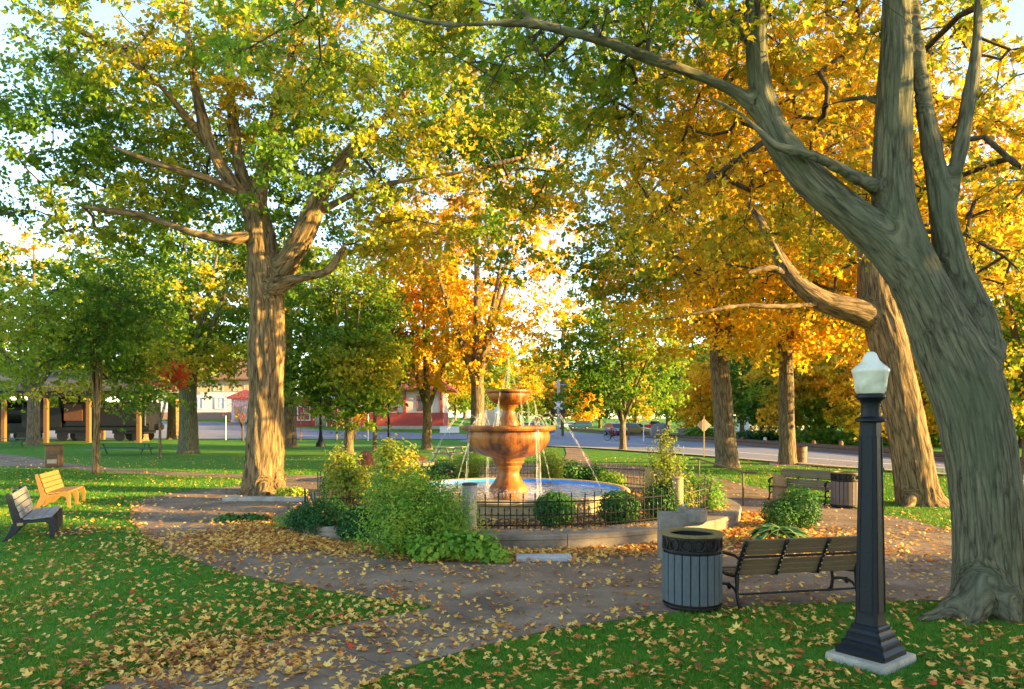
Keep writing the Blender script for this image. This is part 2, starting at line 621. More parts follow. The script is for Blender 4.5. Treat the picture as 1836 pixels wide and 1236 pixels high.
# grass blades on the nearer lawn
GN = 420000
gy = 5.7 + (34 - 5.7) * rng.random(GN) ** 1.9
gx = (rng.random(GN) * 2 - 1) * (gy * .73 + .6)
keep = ~in_poly(gx + rng.normal(size=GN) * .035, gy + rng.normal(size=GN) * .035, path_xy) & ~in_poly(gx, gy, side_xy)
keep &= ((gx - RC[0]) ** 2 + (gy - RC[1]) ** 2) > 5.9 ** 2
keep &= rng.random(GN) > .75 * np.clip(np.sin(gx * 1.9 + 1.7 * np.sin(gy * 1.3)) * np.sin(gy * 2.1 + gx * .6) - .25, 0, 1)
gx, gy = gx[keep], gy[keep]
n = len(gx)
gp = np.stack([gx, gy, np.zeros(n)], 1)
nr = rng.normal(size=(n, 3)) * .38
nr[:, 2] = 1
pn = np.sin(gx * 1.3 + np.sin(gy * .9)) * np.sin(gy * 1.1 + 1.3 * np.sin(gx * .7))
hgt = (.022 + .036 * rng.random(n) ** 1.5 + .012 * pn) * (1 + (gy - 6) * .03)
wid = (.006 + .004 * rng.random(n)) * (1 + (gy - 6) * .09)
inst_mesh('grass', *BLADE, gp, frames(nr, rng), np.stack([wid, hgt * .8, hgt], 1), .40 + .20 * pn + .22 * rng.normal(size=n) + .25 * np.clip(np.sin(gx * .55 + 2) * np.sin(gy * .5 + np.sin(gx)), 0, 1), M['grass_blade'])
tag(bpy.data.objects['grass'], 'short mown green grass of the lawns beside the path', 'grass', kind='stuff')


# ------------------------------------------------------------------ the raised ring with its fence, and the fountain in it
M['concrete'] = mk('concrete_wall', (.22, .18, .135), (.14, .112, .082), 3, .85, .4, 35, c3=(.26, .225, .18), spec=.25)
M['concrete_lt'] = mk('concrete_light', (.36, .325, .26), (.27, .24, .19), 4, .85, .35, 45, c3=(.42, .38, .31), speck=(70, .62, (.2, .18, .15)), spec=.25)
M['granite'] = mk('granite_post', (.30, .28, .25), (.17, .155, .14), 60, .75, .3, 90, c3=(.40, .37, .33), detail=2)
M['tan_post'] = mk('tan_concrete', (.36, .27, .14), (.28, .20, .10), 5, .85, .3, 50)
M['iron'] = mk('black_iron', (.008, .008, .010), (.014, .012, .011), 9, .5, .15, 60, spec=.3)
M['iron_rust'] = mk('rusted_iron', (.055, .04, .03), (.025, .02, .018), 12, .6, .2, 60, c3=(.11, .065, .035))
M['terracotta'] = mk('fountain_glaze', (.25, .078, .008), (.085, .03, .009), 3.6, .5, .5, 30, c3=(.35, .125, .015), stretch=(1, 1, .22), spec=.35, coat=.08, lo=.38, hi=.62)
M['pool_rim'] = mk('pool_rim', (.42, .31, .15), (.27, .19, .10), 5, .7, .3, 40, c3=(.48, .37, .20))
M['pool_blue'] = mk('pool_blue_paint', (.03, .27, .78), (.02, .20, .66), 2.5, .5, c3=(.06, .36, .85))

WALL_Z = .30


def wz(t):                                           # the wall runs lower where the ground rises at its left end
    return WALL_Z - .27 * sstep((R(-28) - t) / R(42)) if t > -PI / 2 else WALL_Z


def arc_pt(th, r, z=0.0):                            # th = 0 faces the camera, positive to the right
    return Vector((RC[0] + r * math.sin(th), RC[1] - r * math.cos(th), z))


def arc_wall(name, label, t0, t1, r0, r1, z1, mat, n):
    root = thing(name, label, 'low wall', arc_pt((t0 + t1) / 2, (r0 + r1) / 2))
    o = Vector(root.location)
    nb = max(1, round((t1 - t0) * r1 / 2.6))
    for b in range(nb):                              # cast lengths with a narrow joint between
        a0 = t0 + (t1 - t0) * b / nb + .0012
        a1 = t0 + (t1 - t0) * (b + 1) / nb - .0012
        g = MB()
        k = max(4, n // nb)
        prof = [(r0, 0), (r1 - .02, 0), (r1 - .02, z1 - .10), (r1, z1 - .09), (r1, z1 - .02), (r1 - .02, z1), (r0, z1)]
        m = len(prof)
        for i in range(k + 1):
            t = a0 + (a1 - a0) * i / k
            for r, z in prof: g.v.append(arc_pt(t, r, z + (wz(t) - WALL_Z if z > .05 else 0)) - o)
        for i in range(k):
            for j in range(m):
                q = (j + 1) % m
                g.f.append((i * m + j, i * m + q, (i + 1) * m + q, (i + 1) * m + j))
        g.f += [tuple(range(m)), tuple(reversed([k * m + j for j in range(m)]))]
        g.m = [0] * len(g.f)
        g.build('wall_block', mat, root, smooth=25)
    return root


arc_wall('planter_wall', 'low curved concrete planter wall carrying the fence in front of the fountain', R(-70), R(92), 5.0, 5.82, WALL_Z, M['concrete'], 84)
arc_wall('planter_wall', 'low curved concrete planter wall at the back of the fountain', R(122), R(258), 5.0, 5.72, WALL_Z, M['concrete'], 60)

g = MB()
g.lathe([(5.05, .205), (3.05, .215)], 96, c=(RC[0], RC[1], 0))
tag(g.build('soil_bed', M['soil'], smooth=60), kind='structure')


def fence(label, t0, t1, mat, lean=0.0, zt=.70):
    root = thing('iron_fence', label, 'fence', arc_pt((t0 + t1) / 2, 5.14, WALL_Z), group='sections of the iron fence round the fountain')
    o = Vector(root.location)
    for z, th in ((.075, .014), (.27, .010), (.52, .014)):
        n = max(4, int((t1 - t0) * 12))
        MB().tube([arc_pt(t0 + (t1 - t0) * i / n, 5.14, wz(t0 + (t1 - t0) * i / n) + z) - o for i in range(n + 1)], th, 6).build('rail', mat, root)
    tall, short = MB(), MB()
    tall.tube([(0, 0, -.0), (0, 0, .62)], .011, 6)
    tall.lathe([(.0085, .60), (.022, .615), (.010, .64), (.018, .66), (.0005, zt)], 6)
    tall.lathe([(.006, .27), (.024, .295), (.006, .32)], 6)
    short.tube([(0, 0, 0), (0, 0, .36)], .010, 6)
    short.lathe([(.007, .34), (.02, .36), (.0005, .425)], 6)
    mt, ms = tall.mesh('picket', mat), short.mesh('picket', mat)
    n = max(2, int(round((t1 - t0) * 5.14 / .118)))
    for i in range(n + 1):
        t = t0 + (t1 - t0) * i / n
        p = arc_pt(t, 5.14, wz(t) + .003) - o
        tip = random.gauss(0, .012)
        if random.random() < .04: tip += .12
        link('picket', mt if i % 2 == 0 else ms, root, p, (tip, random.gauss(0, .01), t))
    return root


fence('black iron picket fence across the front, between the granite post and the tan post', R(-7.3), R(43.3), M['iron'])
fence('black iron picket fence on the left of the fountain behind the round bushes', R(-78), R(-8.9), M['iron'])
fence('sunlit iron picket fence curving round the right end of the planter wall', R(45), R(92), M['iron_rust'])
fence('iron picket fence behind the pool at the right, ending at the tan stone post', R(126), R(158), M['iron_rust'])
fence('iron picket fence behind the pool at the left, beyond the dark shrubs', R(168), R(222), M['iron'])
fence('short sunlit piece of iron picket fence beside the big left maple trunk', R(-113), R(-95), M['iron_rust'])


def round_post(label, th, mat, r=.14, h=.86, name='stone_post', rr=5.14):
    root = thing(name, label, 'post', arc_pt(th, rr, WALL_Z - .002))
    g = MB().lathe([(.001, 0), (r, 0), (r, h - .04), (r - .012, h - .015)], 24)
    g.build('shaft', mat, root)
    MB().lathe([(r - .012, h - .0145), (r + .012, h - .01), (r + .012, h + .015), (r - .03, h + .03), (.001, h + .04)], 24).build('cap', M['iron_rust'] if mat is M['granite'] else mat, root)
    return root


round_post('round speckled grey granite post with a dark cap in the fence line', R(-8.1), M['granite'])
round_post('tan concrete post in the fence behind the drinking fountain', R(44.2), M['tan_post'], .12, .86)
round_post('short tan stone post at the end of the fence behind the pool', R(124), M['tan_post'], .16, .60)
round_post('dark stone post at the left end of the rear fence', R(224), M['granite'], .14, .62)

# ---- pool
fx, fy = RC
root = thing('fountain', 'three tiered rust brown fountain with water jets in a round blue pool', 'fountain', (fx, fy, 0))
MB().lathe([(3.00, .20), (3.00, .47), (3.06, .49), (3.06, .20)], 96).build('pool_wall', M['pool_rim'], root)
MB().lathe([(3.055, .475), (3.13, .50), (3.15, .545), (3.13, .59), (3.09, .61), (2.93, .61), (2.90, .59), (2.90, .30)], 96).build('pool_rim', M['pool_rim'], root)
MB().lathe([(2.895, .585), (2.88, .30), (.001, .29)], 96).build('pool_lining', M['pool_blue'], root)
oct_ = lambda a, z: 1 + .018 * math.cos(8 * a)
MB().lathe([(.50, .29), (.52, .50), (.50, .60), (.46, .66), (.38, .76), (.30, .90), (.275, 1.0), (.29, 1.07), (.34, 1.12), (.35, 1.16), (.33, 1.19),
            (.39, 1.23), (.42, 1.27), (.40, 1.31), (.44, 1.36), (.47, 1.42)], 48).build('pedestal', M['terracotta'], root)
MB().lathe([(.30, 1.40), (.47, 1.405), (.62, 1.43), (.82, 1.52), (.98, 1.66), (1.07, 1.82), (1.09, 1.95), (1.06, 2.04), (1.05, 2.07), (1.12, 2.085), (1.19, 2.11), (1.215, 2.16),
            (1.20, 2.21), (1.15, 2.235), (1.06, 2.225), (1.01, 2.17), (.96, 2.10), (.60, 1.85), (.2, 1.78)], 64, wob=lambda a, z: 1 + (.022 * math.cos(8 * a) if z > 2.05 else .006 * math.cos(8 * a))).build('large_bowl', M['terracotta'], root)
MB().lathe([(.26, 1.78), (.27, 2.2), (.28, 2.28), (.23, 2.40), (.165, 2.52), (.15, 2.60), (.17, 2.68), (.23, 2.74), (.26, 2.79)], 32).build('stem', M['terracotta'], root)
MB().lathe([(.15, 2.77), (.27, 2.775), (.40, 2.82), (.50, 2.90), (.545, 3.0), (.535, 3.06), (.58, 3.08), (.605, 3.11), (.60, 3.15), (.57, 3.165), (.50, 3.15), (.45, 3.08), (.1, 3.0)], 48,
           wob=lambda a, z: 1 + (.012 * math.cos(8 * a) if z > 3.05 else 0)).build('upper_bowl', M['terracotta'], root)
MB().tube([(0, 0, 3.0), (0, 0, 3.17)], [.04, .03], 10).build('nozzle', M['iron'], root)

# ---- water
m, t, out = nt_new('pool_water')
gl = N(t, 'ShaderNodeBsdfGlossy'); gl.inputs['Roughness'].default_value = .03
tp = N(t, 'ShaderNodeBsdfTransparent'); tp.inputs[0].default_value = (.80, .92, .98, 1)
fr = N(t, 'ShaderNodeFresnel'); fr.inputs[0].default_value = 1.24
nz = N(t, 'ShaderNodeTexNoise'); nz.inputs['Scale'].default_value = 4.5; nz.inputs['Detail'].default_value = 4
t.links.new(coords(t), nz.inputs['Vector'])
bp = N(t, 'ShaderNodeBump'); bp.inputs['Strength'].default_value = .6; bp.inputs['Distance'].default_value = .12
t.links.new(nz.outputs[0], bp.inputs['Height'])
t.links.new(bp.outputs[0], gl.inputs['Normal']); t.links.new(bp.outputs[0], fr.inputs['Normal'])
mx = N(t, 'ShaderNodeMixShader')
t.links.new(fr.outputs[0], mx.inputs[0]); t.links.new(tp.outputs[0], mx.inputs[1]); t.links.new(gl.outputs[0], mx.inputs[2])
t.links.new(mx.outputs[0], out.inputs[0])
M['water'] = m

m, t, out = nt_new('falling_water')
b = N(t, 'ShaderNodeBsdfPrincipled'); b.inputs['Base Color'].default_value = (.86, .87, .86, 1); b.inputs['Roughness'].default_value = .25
tl = N(t, 'ShaderNodeBsdfTranslucent'); tl.inputs[0].default_value = (.88, .88, .86, 1)
ms = N(t, 'ShaderNodeMixShader'); ms.inputs[0].default_value = .5
t.links.new(b.outputs[0], ms.inputs[1]); t.links.new(tl.outputs[0], ms.inputs[2])
tp = N(t, 'ShaderNodeBsdfTransparent')
nz = N(t, 'ShaderNodeTexNoise'); nz.inputs['Scale'].default_value = 22; nz.inputs['Detail'].default_value = 4
t.links.new(coords(t, (1, 1, .18)), nz.inputs['Vector'])
rp = ramp(t, [(.40, (.02, .02, .02)), (.74, (.36, .36, .36))]); t.links.new(nz.outputs[0], rp.inputs[0])
mx = N(t, 'ShaderNodeMixShader')
t.links.new(rp.outputs[0], mx.inputs[0]); t.links.new(tp.outputs[0], mx.inputs[1]); t.links.new(ms.outputs[0], mx.inputs[2])
t.links.new(mx.outputs[0], out.inputs[0])
M['spray'] = m

g = MB()
nr_, na_ = 40, 96
for i in range(nr_ + 1):
    r = 2.888 * (i / nr_) ** .8
    for j in range(na_):
        a = 2 * PI * j / na_
        x, y = r * math.cos(a), r * math.sin(a)
        z = .525 + .009 * noise.noise((x * 2.6, y * 2.6, 0)) + .005 * noise.noise((x * 7, y * 7, 3)) + .012 * math.exp(-((r - .7) / .45) ** 2) * noise.noise((x * 9, y * 9, 7))
        g.v.append((fx + x, fy + y, z))
for i in range(nr_):
    for j in range(na_):
        q = (j + 1) % na_
        g.f.append((i * na_ + j, i * na_ + q, (i + 1) * na_ + q, (i + 1) * na_ + j))
g.m = [0] * len(g.f)
tag(g.build('water', M['water'], smooth=80), kind='structure')
MB().lathe([(1.02, 2.185), (.001, 2.185)], 48).build('bowl_water', M['water'], root)


def jet(p0, p1, top, r0, r1, name='water_jet', n=14):
    """parabola from p0 to p1 peaking about `top` above the chord"""
    pts, rad = [], []
    for i in range(n + 1):
        s = i / n
        p = Vector(p0).lerp(Vector(p1), s)
        p.z += top * 4 * s * (1 - s)
        pts.append(p + Vector((random.gauss(0, .004), random.gauss(0, .004), 0)))
        rad.append(r0 + (r1 - r0) * s)
    return MB().tube(pts, rad, 7, cap=False).build(name, M['spray'], root, smooth=80)


jet((0, 0, 3.15), (.01, 0, 4.07), 0, .035, .02)
for k in range(3):
    a = 2 * PI * k / 3 + .3
    jet((.02 * math.cos(a), .02 * math.sin(a), 3.75), (.22 * math.cos(a), .22 * math.sin(a), 3.14), .04, .010, .018)
# jets springing from the pool edge towards the large bowl
for a in (-8, 60, 128, 187):
    c_, s_ = math.cos(R(a)), math.sin(R(a))
    rr = 2.45
    MB().tube([(rr * c_, rr * s_, .35), ((rr - .04) * c_, (rr - .04) * s_, .60)], [.022, .014], 8).build('jet_nozzle', M['iron'], root)
    jet(((rr - .04) * c_, (rr - .04) * s_, .60), (1.32 * c_, 1.32 * s_, 2.52), .10, .010, .034)
# streams spilling over the lips
for a in (-52, 118, 212):
    c_, s_ = math.cos(R(a)), math.sin(R(a))
    w = .045 if a in (-52,) else .022
    jet((1.16 * c_, 1.16 * s_, 2.19), (1.26 * c_, 1.26 * s_, .52), .16, w, w * 1.5, 'water_stream')
for k in range(7):
    a = 2 * PI * k / 7 - .15
    c_, s_ = math.cos(a), math.sin(a)
    jet((.59 * c_, .59 * s_, 3.14), ((.74 + .1 * random.random()) * c_, (.74 + .1 * random.random()) * s_, 2.19), .10, .010, .035, 'water_stream', 10)
for k in range(12):                                  # splashes leaping from the large bowl
    a = 2 * PI * k / 12 + .25
    c_, s_ = math.cos(a), math.sin(a)
    q = .9 + .25 * random.random()
    jet((.72 * c_, .72 * s_, 2.19), ((.72 + q * .6) * c_, (.72 + q * .6) * s_, 2.21), .20 + .22 * random.random(), .010, .018, 'water_splash', 10)
# foam where the streams land
nd = 1000
fa = rng.random(nd) * 2 * PI
fr_ = np.abs(rng.normal(.80, .22, nd))
fp = np.stack([fr_ * np.cos(fa), fr_ * np.sin(fa), .535 + .10 * rng.random(nd) ** 3 * np.exp(-((fr_ - .7) / .6) ** 2)], 1)
fo = inst_mesh('foam', [(-.5, -.5, 0), (.5, -.5, 0), (.5, .5, .25), (-.5, .5, .1)], [(0, 1, 2, 3)], fp, frames(rng.normal(size=(nd, 3)) * .6 + np.array([0, 0, 1.0]), rng),
               .014 + .035 * rng.random(nd), np.zeros(nd), M['spray'], root)
fo['kind'] = 'stuff'


# ------------------------------------------------------------------ trees
def dense(pts, step=.35):
    """resample a limb (points with radius), smoothed through its control points"""
    p = [Vector(q[0]) for q in pts]
    r = [q[1] for q in pts]
    out, ro = [], []
    for i in range(len(p) - 1):
        a, b = p[max(i - 1, 0)], p[i]
        c, d = p[i + 1], p[min(i + 2, len(p) - 1)]
        n = max(2, int((c - b).length / step))
        for k in range(n):
            s = k / n
            out.append(.5 * ((2 * b) + (c - a) * s + (2 * a - 5 * b + 4 * c - d) * s * s + (3 * b - a - 3 * c + d) * s ** 3))
            ro.append(r[i] * (1 - s) + r[i + 1] * s)
    out.append(p[-1])
    ro.append(r[-1])
    return out, ro


def limb_nodes(limbs):
    """centre lines of all limbs with a frame carried along each: position, tangent, side, length so far, radius"""
    out = []
    for k, (ps, rs) in enumerate(limbs):
        u, s = None, 0.0
        if out:                                      # carry the grain on from the limb it grows out of
            q = min(out, key=lambda o: (Vector(o[0:3]) - ps[0]).length_squared)
            u, s = Vector(q[6:9]), q[9] + (ps[0] - Vector(q[0:3])).dot(Vector(q[3:6]))
        for i, p in enumerate(ps):
            t = (ps[min(i + 1, len(ps) - 1)] - ps[max(i - 1, 0)]).normalized()
            if u is not None: u = u - t * u.dot(t)
            u = t.orthogonal().normalized() if u is None or u.length < .05 else u.normalized()
            if i: s += (p - ps[i - 1]).length
            out.append((*p, *t, *u, s, rs[i]))
    return np.array(out)


def bark_coords(me, nodes, blend=0):
    n = len(me.vertices)
    co = np.empty(n * 3, np.float32); me.vertices.foreach_get('co', co); co = co.reshape(-1, 3).astype(float)
    res = np.empty((n, 3))
    for a in range(0, n, 8000):
        c = co[a:a + 8000]
        d = np.linalg.norm(c[:, None, :] - nodes[None, :, :3], axis=2) / (nodes[None, :, 10] + .03)
        j = nodes[np.argmin(d, 1)]
        r = c - j[:, :3]
        al = np.sum(r * j[:, 3:6], 1)
        w = np.cross(j[:, 3:6], j[:, 6:9])
        res[a:a + 8000] = np.stack([np.sum(r * j[:, 6:9], 1), np.sum(r * w, 1), al + j[:, 9]], 1)
    ne = len(me.edges)
    ed = np.empty(ne * 2, np.int32); me.edges.foreach_get('vertices', ed); ed = ed.reshape(-1, 2)
    deg = np.bincount(ed.reshape(-1), minlength=n).astype(float)[:, None] + 1
    for _ in range(blend):                           # ease the grain from one limb into the next
        acc = res.copy()
        for k in range(3):
            acc[:, k] += np.bincount(ed[:, 0], res[ed[:, 1], k], n) + np.bincount(ed[:, 1], res[ed[:, 0], k], n)
        res = acc / deg
    at_ = me.attributes.new('bark_co', 'FLOAT_VECTOR', 'POINT')
    at_.data.foreach_set('vector', res.reshape(-1).astype(np.float32))
    return res


def bark_relief(me, amp, f, zs, bc):
    n = len(me.vertices)
    co = np.empty(n * 3, np.float32); me.vertices.foreach_get('co', co); co = co.reshape(-1, 3)
    no = np.empty(n * 3, np.float32); me.vertices.foreach_get('normal', no); no = no.reshape(-1, 3)
    d = np.empty(n)
    for i in range(n):
        x, y, z = bc[i]
        w = .5 * noise.noise((x * 1.3, y * 1.3, z * .6))
        a = 1 - abs(noise.noise((x * f + w, y * f + w, z * f * zs + w)))
        b = noise.noise((x * f * 2.6, y * f * 2.6, z * f * zs * 3.2))
        c = noise.noise((x * .9, y * .9, z * .7 + 9))
        d[i] = amp * (1.5 * a * a - .9 + .45 * b) + amp * 1.1 * c
    co += no * d[:, None].astype(np.float32)
    me.vertices.foreach_set('co', co.reshape(-1))
    me.update()


def fuse(mb, voxel, smooth_it=5):
    """grow one skin over crossing tubes so that limbs join the trunk smoothly"""
    me = mb.mesh('trunk', M['bark_brown'], 0)
    o = link('trunk_source', me)
    rm = o.modifiers.new('r', 'REMESH'); rm.mode = 'VOXEL'; rm.voxel_size = voxel
    sm = o.modifiers.new('s', 'SMOOTH'); sm.iterations = smooth_it; sm.factor = .5
    dg = bpy.context.evaluated_depsgraph_get()
    new = bpy.data.meshes.new_from_object(o.evaluated_get(dg))
    bpy.data.objects.remove(o)
    return new


def clusters(ells, n, dmin, gap, seed, reject=None, warp=.45):
    rg = np.random.default_rng(seed)
    vol = np.array([e[1][0] * e[1][1] * e[1][2] for e in ells])
    vol = vol / vol.sum()
    pts = []
    tries = 0
    arr = np.zeros((0, 3))
    while len(pts) < n and tries < n * 30:
        tries += 1
        e = ells[rg.choice(len(ells), p=vol)]
        v = rg.normal(size=3)
        v /= np.linalg.norm(v)
        v *= rg.random() ** (1 / 2.4) * (1 + warp * noise.noise((v[0] * 1.6 + seed * 1.7, v[1] * 1.6, v[2] * 1.6 + e[0][0])))
        p = np.array(e[0]) + v * np.array(e[1])
        if noise.noise((p[0] * .28 + seed, p[1] * .28, p[2] * .4)) < gap: continue
        if reject and reject(p): continue
        if len(pts) and np.min(np.sum((arr[:len(pts)] - p) ** 2, 1)) < dmin * dmin: continue
        if len(pts) >= len(arr): arr = np.concatenate([arr, np.zeros((256, 3))])
        arr[len(pts)] = p
        pts.append(p)
    return [Vector(p) for p in pts]


def build_tree(name, label, base, limbs, ells, ncl, leaves, leaf, mat, bark, seed, group=None, spread=.55, flat=.55, tpl=KITE, gap=-.25, dmin=.5,
               reject=None, fused=None, tint0=.45, tvar=.22, tgrad=(0, 0, 0), sides=12, relief=None, cat='tree', twig=1.0, nbias=.5, twigs=False):
    rnd = random.Random(seed)
    rg = np.random.default_rng(seed + 5)
    B = Vector(base)
    root = thing(name, label, cat, B, group=group)
    pos, par, fixed = [], [], []
    tm = MB()
    lines = []
    for lb in limbs:
        ps, rs = dense([(Vector(q[0]) - B, q[1]) for q in lb])
        tm.tube(ps, rs, sides)
        lines.append((ps, rs))
        st = len(pos)
        for i, p in enumerate(ps):
            pos.append(p); par.append(-1); fixed.append(rs[i])
    if fused:
        me = fuse(tm, fused)
        me.materials.clear(); me.materials.append(bark)
        bc = bark_coords(me, limb_nodes(lines), 22)
        if relief: bark_relief(me, *relief, bc)
        me.polygons.foreach_set('use_smooth', [True] * len(me.polygons))
        link('trunk', me, root)
    else:
        bark_coords(tm.build('trunk', bark, root, smooth=80).data, limb_nodes(lines))
    cl = [c - B for c in clusters(ells, ncl, dmin, gap, seed, reject)]
    nlimb = len(pos)
    A = np.zeros((nlimb + len(cl) * 14 + 10, 3))
    for i, p in enumerate(pos): A[i] = p
    ok = np.array([1.0 if (fixed[i] < .75 * fixed[0] or len(limbs) == 1) and A[i][2] > 1.2 else 0.0 for i in range(nlimb)])
    if ok.sum() == 0: ok[:] = 1
    W = np.where(ok > 0, 0.0, 1e6)
    W = np.concatenate([W, np.zeros(len(A) - nlimb)])
    cl.sort(key=lambda c: float(np.min(np.sum((A[:nlimb] - np.array(c)) ** 2, 1) + W[:nlimb])))
    cnt = [0] * nlimb
    paths = []
    m = nlimb
    for c in cl:
        dd = np.sqrt(np.sum((A[:m] - np.array(c)) ** 2, 1)) + W[:m] + .35 * np.maximum(0, A[:m, 2] - c.z)
        j = int(np.argmin(dd))
        p = Vector(A[j])
        L = (c - p).length
        if L < .05: continue
        n = max(2, min(8, int(L / .45)))
        off = Vector((rnd.gauss(0, .10), rnd.gauss(0, .10), rnd.gauss(.06, .08))) * L
        path = [j]
        for k in range(1, n + 1):
            s = k / n
            q = p.lerp(c, s) + off * (4 * s * (1 - s)) + (Vector((rnd.gauss(0, .018), rnd.gauss(0, .018), rnd.gauss(0, .018))) * L if k < n else Vector())
            A[m] = q
            par.append(path[-1]); cnt.append(0)
            path.append(m)
            m += 1
        k = path[-1]
        while k >= nlimb:
            cnt[k] += 1
            k = par[k]
        paths.append(path)
    bm_ = MB()
    for path in paths:
        rr = [min(.042, .0075 * twig * (cnt[k] ** .55)) for k in path[1:]]
        rr = [rr[0] * 1.1] + rr
        bm_.tube([Vector(A[k]) for k in path], rr, 5 if rr[0] > .02 else 4, cap=False)
    if paths: bm_.build('branches', M['bark_twig'] if twig >= .5 else bark, root, smooth=80)['kind'] = 'stuff'
    # leaves
    C = np.array([A[p[-1]] for p in paths])
    nl = len(C) * leaves
    ci = np.repeat(np.arange(len(C)), leaves)
    csz = .75 + .5 * rg.random(len(C))
    KT = 6                                           # leafy twigs at each branch end
    dirs = rg.normal(size=(len(C), KT, 3)) * np.array([1, 1, flat * .9])
    back = np.array([A[p[-2]] for p in paths])
    grow = (C - back) / (np.linalg.norm(C - back, axis=1, keepdims=True) + 1e-6)
    dirs += grow[:, None, :] * .9
    dirs /= np.linalg.norm(dirs, axis=2, keepdims=True)
    tl = spread * 1.75 * csz[:, None] * (.55 + .7 * rg.random((len(C), KT)))
    ki = rg.integers(0, KT, nl)
    tt = rg.random(nl) ** .75
    d_ = dirs[ci, ki]
    ll = tl[ci, ki]
    pp = C[ci] + d_ * (ll * tt)[:, None]
    pp[:, 2] -= .22 * ll * tt * tt
    pp += rg.normal(size=(nl, 3)) * (spread * .17) * np.array([1, 1, .7])
    if twigs:
        tv_ = MB()
        for i in range(len(C)):
            for k in range(KT):
                e = dirs[i, k] * tl[i, k]
                tv_.tube([C[i], C[i] + e * .5 - np.array([0, 0, .055 * tl[i, k]]), C[i] + e * .95 - np.array([0, 0, .2 * tl[i, k]])], [.007, .005, .0025], 3, cap=False)
        tv_.build('twigs', M['bark_twig'], root, smooth=0)['kind'] = 'stuff'
    ct = np.array([noise.noise((c[0] * .23 + seed * 3.1, c[1] * .23, c[2] * .3)) for c in C])
    lo, hi = C.min(0), C.max(0)
    rel = (C - (lo + hi) / 2) / (hi - lo + 1e-6) * 2
    tint = tint0 + tvar * 1.5 * ct[ci] + rg.normal(size=nl) * .08 + rel[ci] @ np.array(tgrad)
    nrm = rg.normal(size=(nl, 3)) * .8 + np.array([0, 0, nbias]) + .35 * rel[ci]
    sc = leaf * (.55 + .8 * rg.random(nl))
    if reject:
        bad = np.array([reject(p + np.array(B)) if a else False for p, a in zip(pp, rg.random(nl) < 2)])
        pp, nrm, sc, tint = pp[~bad], nrm[~bad], sc[~bad], tint[~bad]
    o = inst_mesh('crown', tpl[0], tpl[1], pp, frames(nrm, rg), sc, tint, mat, root)
    o['kind'] = 'stuff'
    return root


def pl(Y, *q, yo=None):
    """limb drawn on the photograph at distance Y: (px, py, radius[, nearer/farther])"""
    return [(at(a[0], a[1], Y + (a[3] if len(a) > 3 else 0)), a[2]) for a in q]


# -- the big double maple at the right
Y2 = 9.2
b2 = Vector(P(1765, 1098)); b2.z = -.02
l2 = [pl(Y2, (1778, 1112, 0.541), (1777, 1085, 0.472), (1776, 1040, 0.420), (1772, 960, 0.398), (1764, 860, 0.402), (1750, 760, 0.410), (1731, 690, 0.428), (1700, 620, 0.402), (1668, 550, 0.332), (1630, 470, 0.301),
         (1606, 390, 0.262), (1600, 300, 0.227), (1603, 200, 0.210), (1606, 100, 0.192), (1606, 0, 0.166), (1602, -140, 0.123), (1590, -300, 0.070), (1580, -420, 0.035)),
      pl(Y2, (1735, 690, 0.347), (1752, 630, 0.298), (1742, 565, 0.257), (1715, 490, 0.182), (1695, 410, 0.158), (1683, 340, 0.137), (1670, 260, 0.116), (1652, 150, 0.091), (1640, 20, 0.075), (1630, -150, 0.041)),
      pl(Y2, (1690, 395, 0.124), (1712, 310, 0.095), (1735, 200, 0.083), (1750, 80, 0.070), (1758, -60, 0.050), (1765, -220, 0.025)),
      pl(Y2, (1625, 480, 0.282), (1575, 425, 0.240), (1520, 380, 0.223), (1450, 320, 0.203), (1400, 255, 0.182), (1370, 190, 0.161), (1357, 100, 0.140), (1355, 0, 0.124), (1345, -140, 0.083), (1330, -300, 0.041)),
      pl(Y2, (1385, 225, 0.124), (1345, 185, 0.095), (1300, 155, 0.083), (1210, 120, 0.070, -.2), (1110, 85, 0.062, -.3), (1040, 62, 0.055, -.4), (970, 45, 0.047, -.4), (900, 41, 0.041, -.4), (810, 45, 0.033, -.4), (720, 28, 0.025, -.3), (630, -5, 0.015, -.2)),
      pl(Y2, (975, 47, 0.033, -.4), (935, 20, 0.028, -.4), (915, -10, 0.025, -.4), (890, -80, 0.016, -.4)),
      pl(Y2, (1585, 345, 0.099), (1530, 315, 0.075, -.25), (1460, 280, 0.062, -.3), (1390, 262, 0.050, -.35), (1330, 205, 0.037, -.3), (1270, 175, 0.025, -.2)),
      pl(Y2, (1360, 90, 0.091), (1320, 45, 0.070), (1280, 25, 0.058), (1220, -30, 0.041), (1150, -110, 0.025)),
      pl(Y2, (1600, 190, 0.058), (1550, 175, 0.037, .3), (1480, 190, 0.029, .5), (1410, 225, 0.021, .6)),
      pl(Y2, (1752, 655, .26), (1772, 632, .22, -.02), (1788, 622, .16, -.02), (1799, 618, .06, -.02)),
      # root flare
      pl(Y2, (1772, 1020, .22), (1725, 1082, .17, -.25), (1682, 1103, .09, -.4), (1645, 1114, .03, -.5)),
      pl(Y2, (1775, 1000, .22), (1752, 1085, .17, -.42), (1738, 1118, .10, -.58), (1726, 1140, .03, -.68)),
      pl(Y2, (1785, 1000, .22), (1800, 1085, .18, -.40), (1815, 1120, .10, -.55), (1826, 1140, .03, -.65)),
      pl(Y2, (1785, 1010, .24, .05), (1835, 1080, .17, -.1), (1875, 1100, .09, -.1), (1905, 1112, .03, -.1)),
      pl(Y2, (1785, 1010, .24, .1), (1840, 1072, .16, .4), (1900, 1082, .04, .8))]


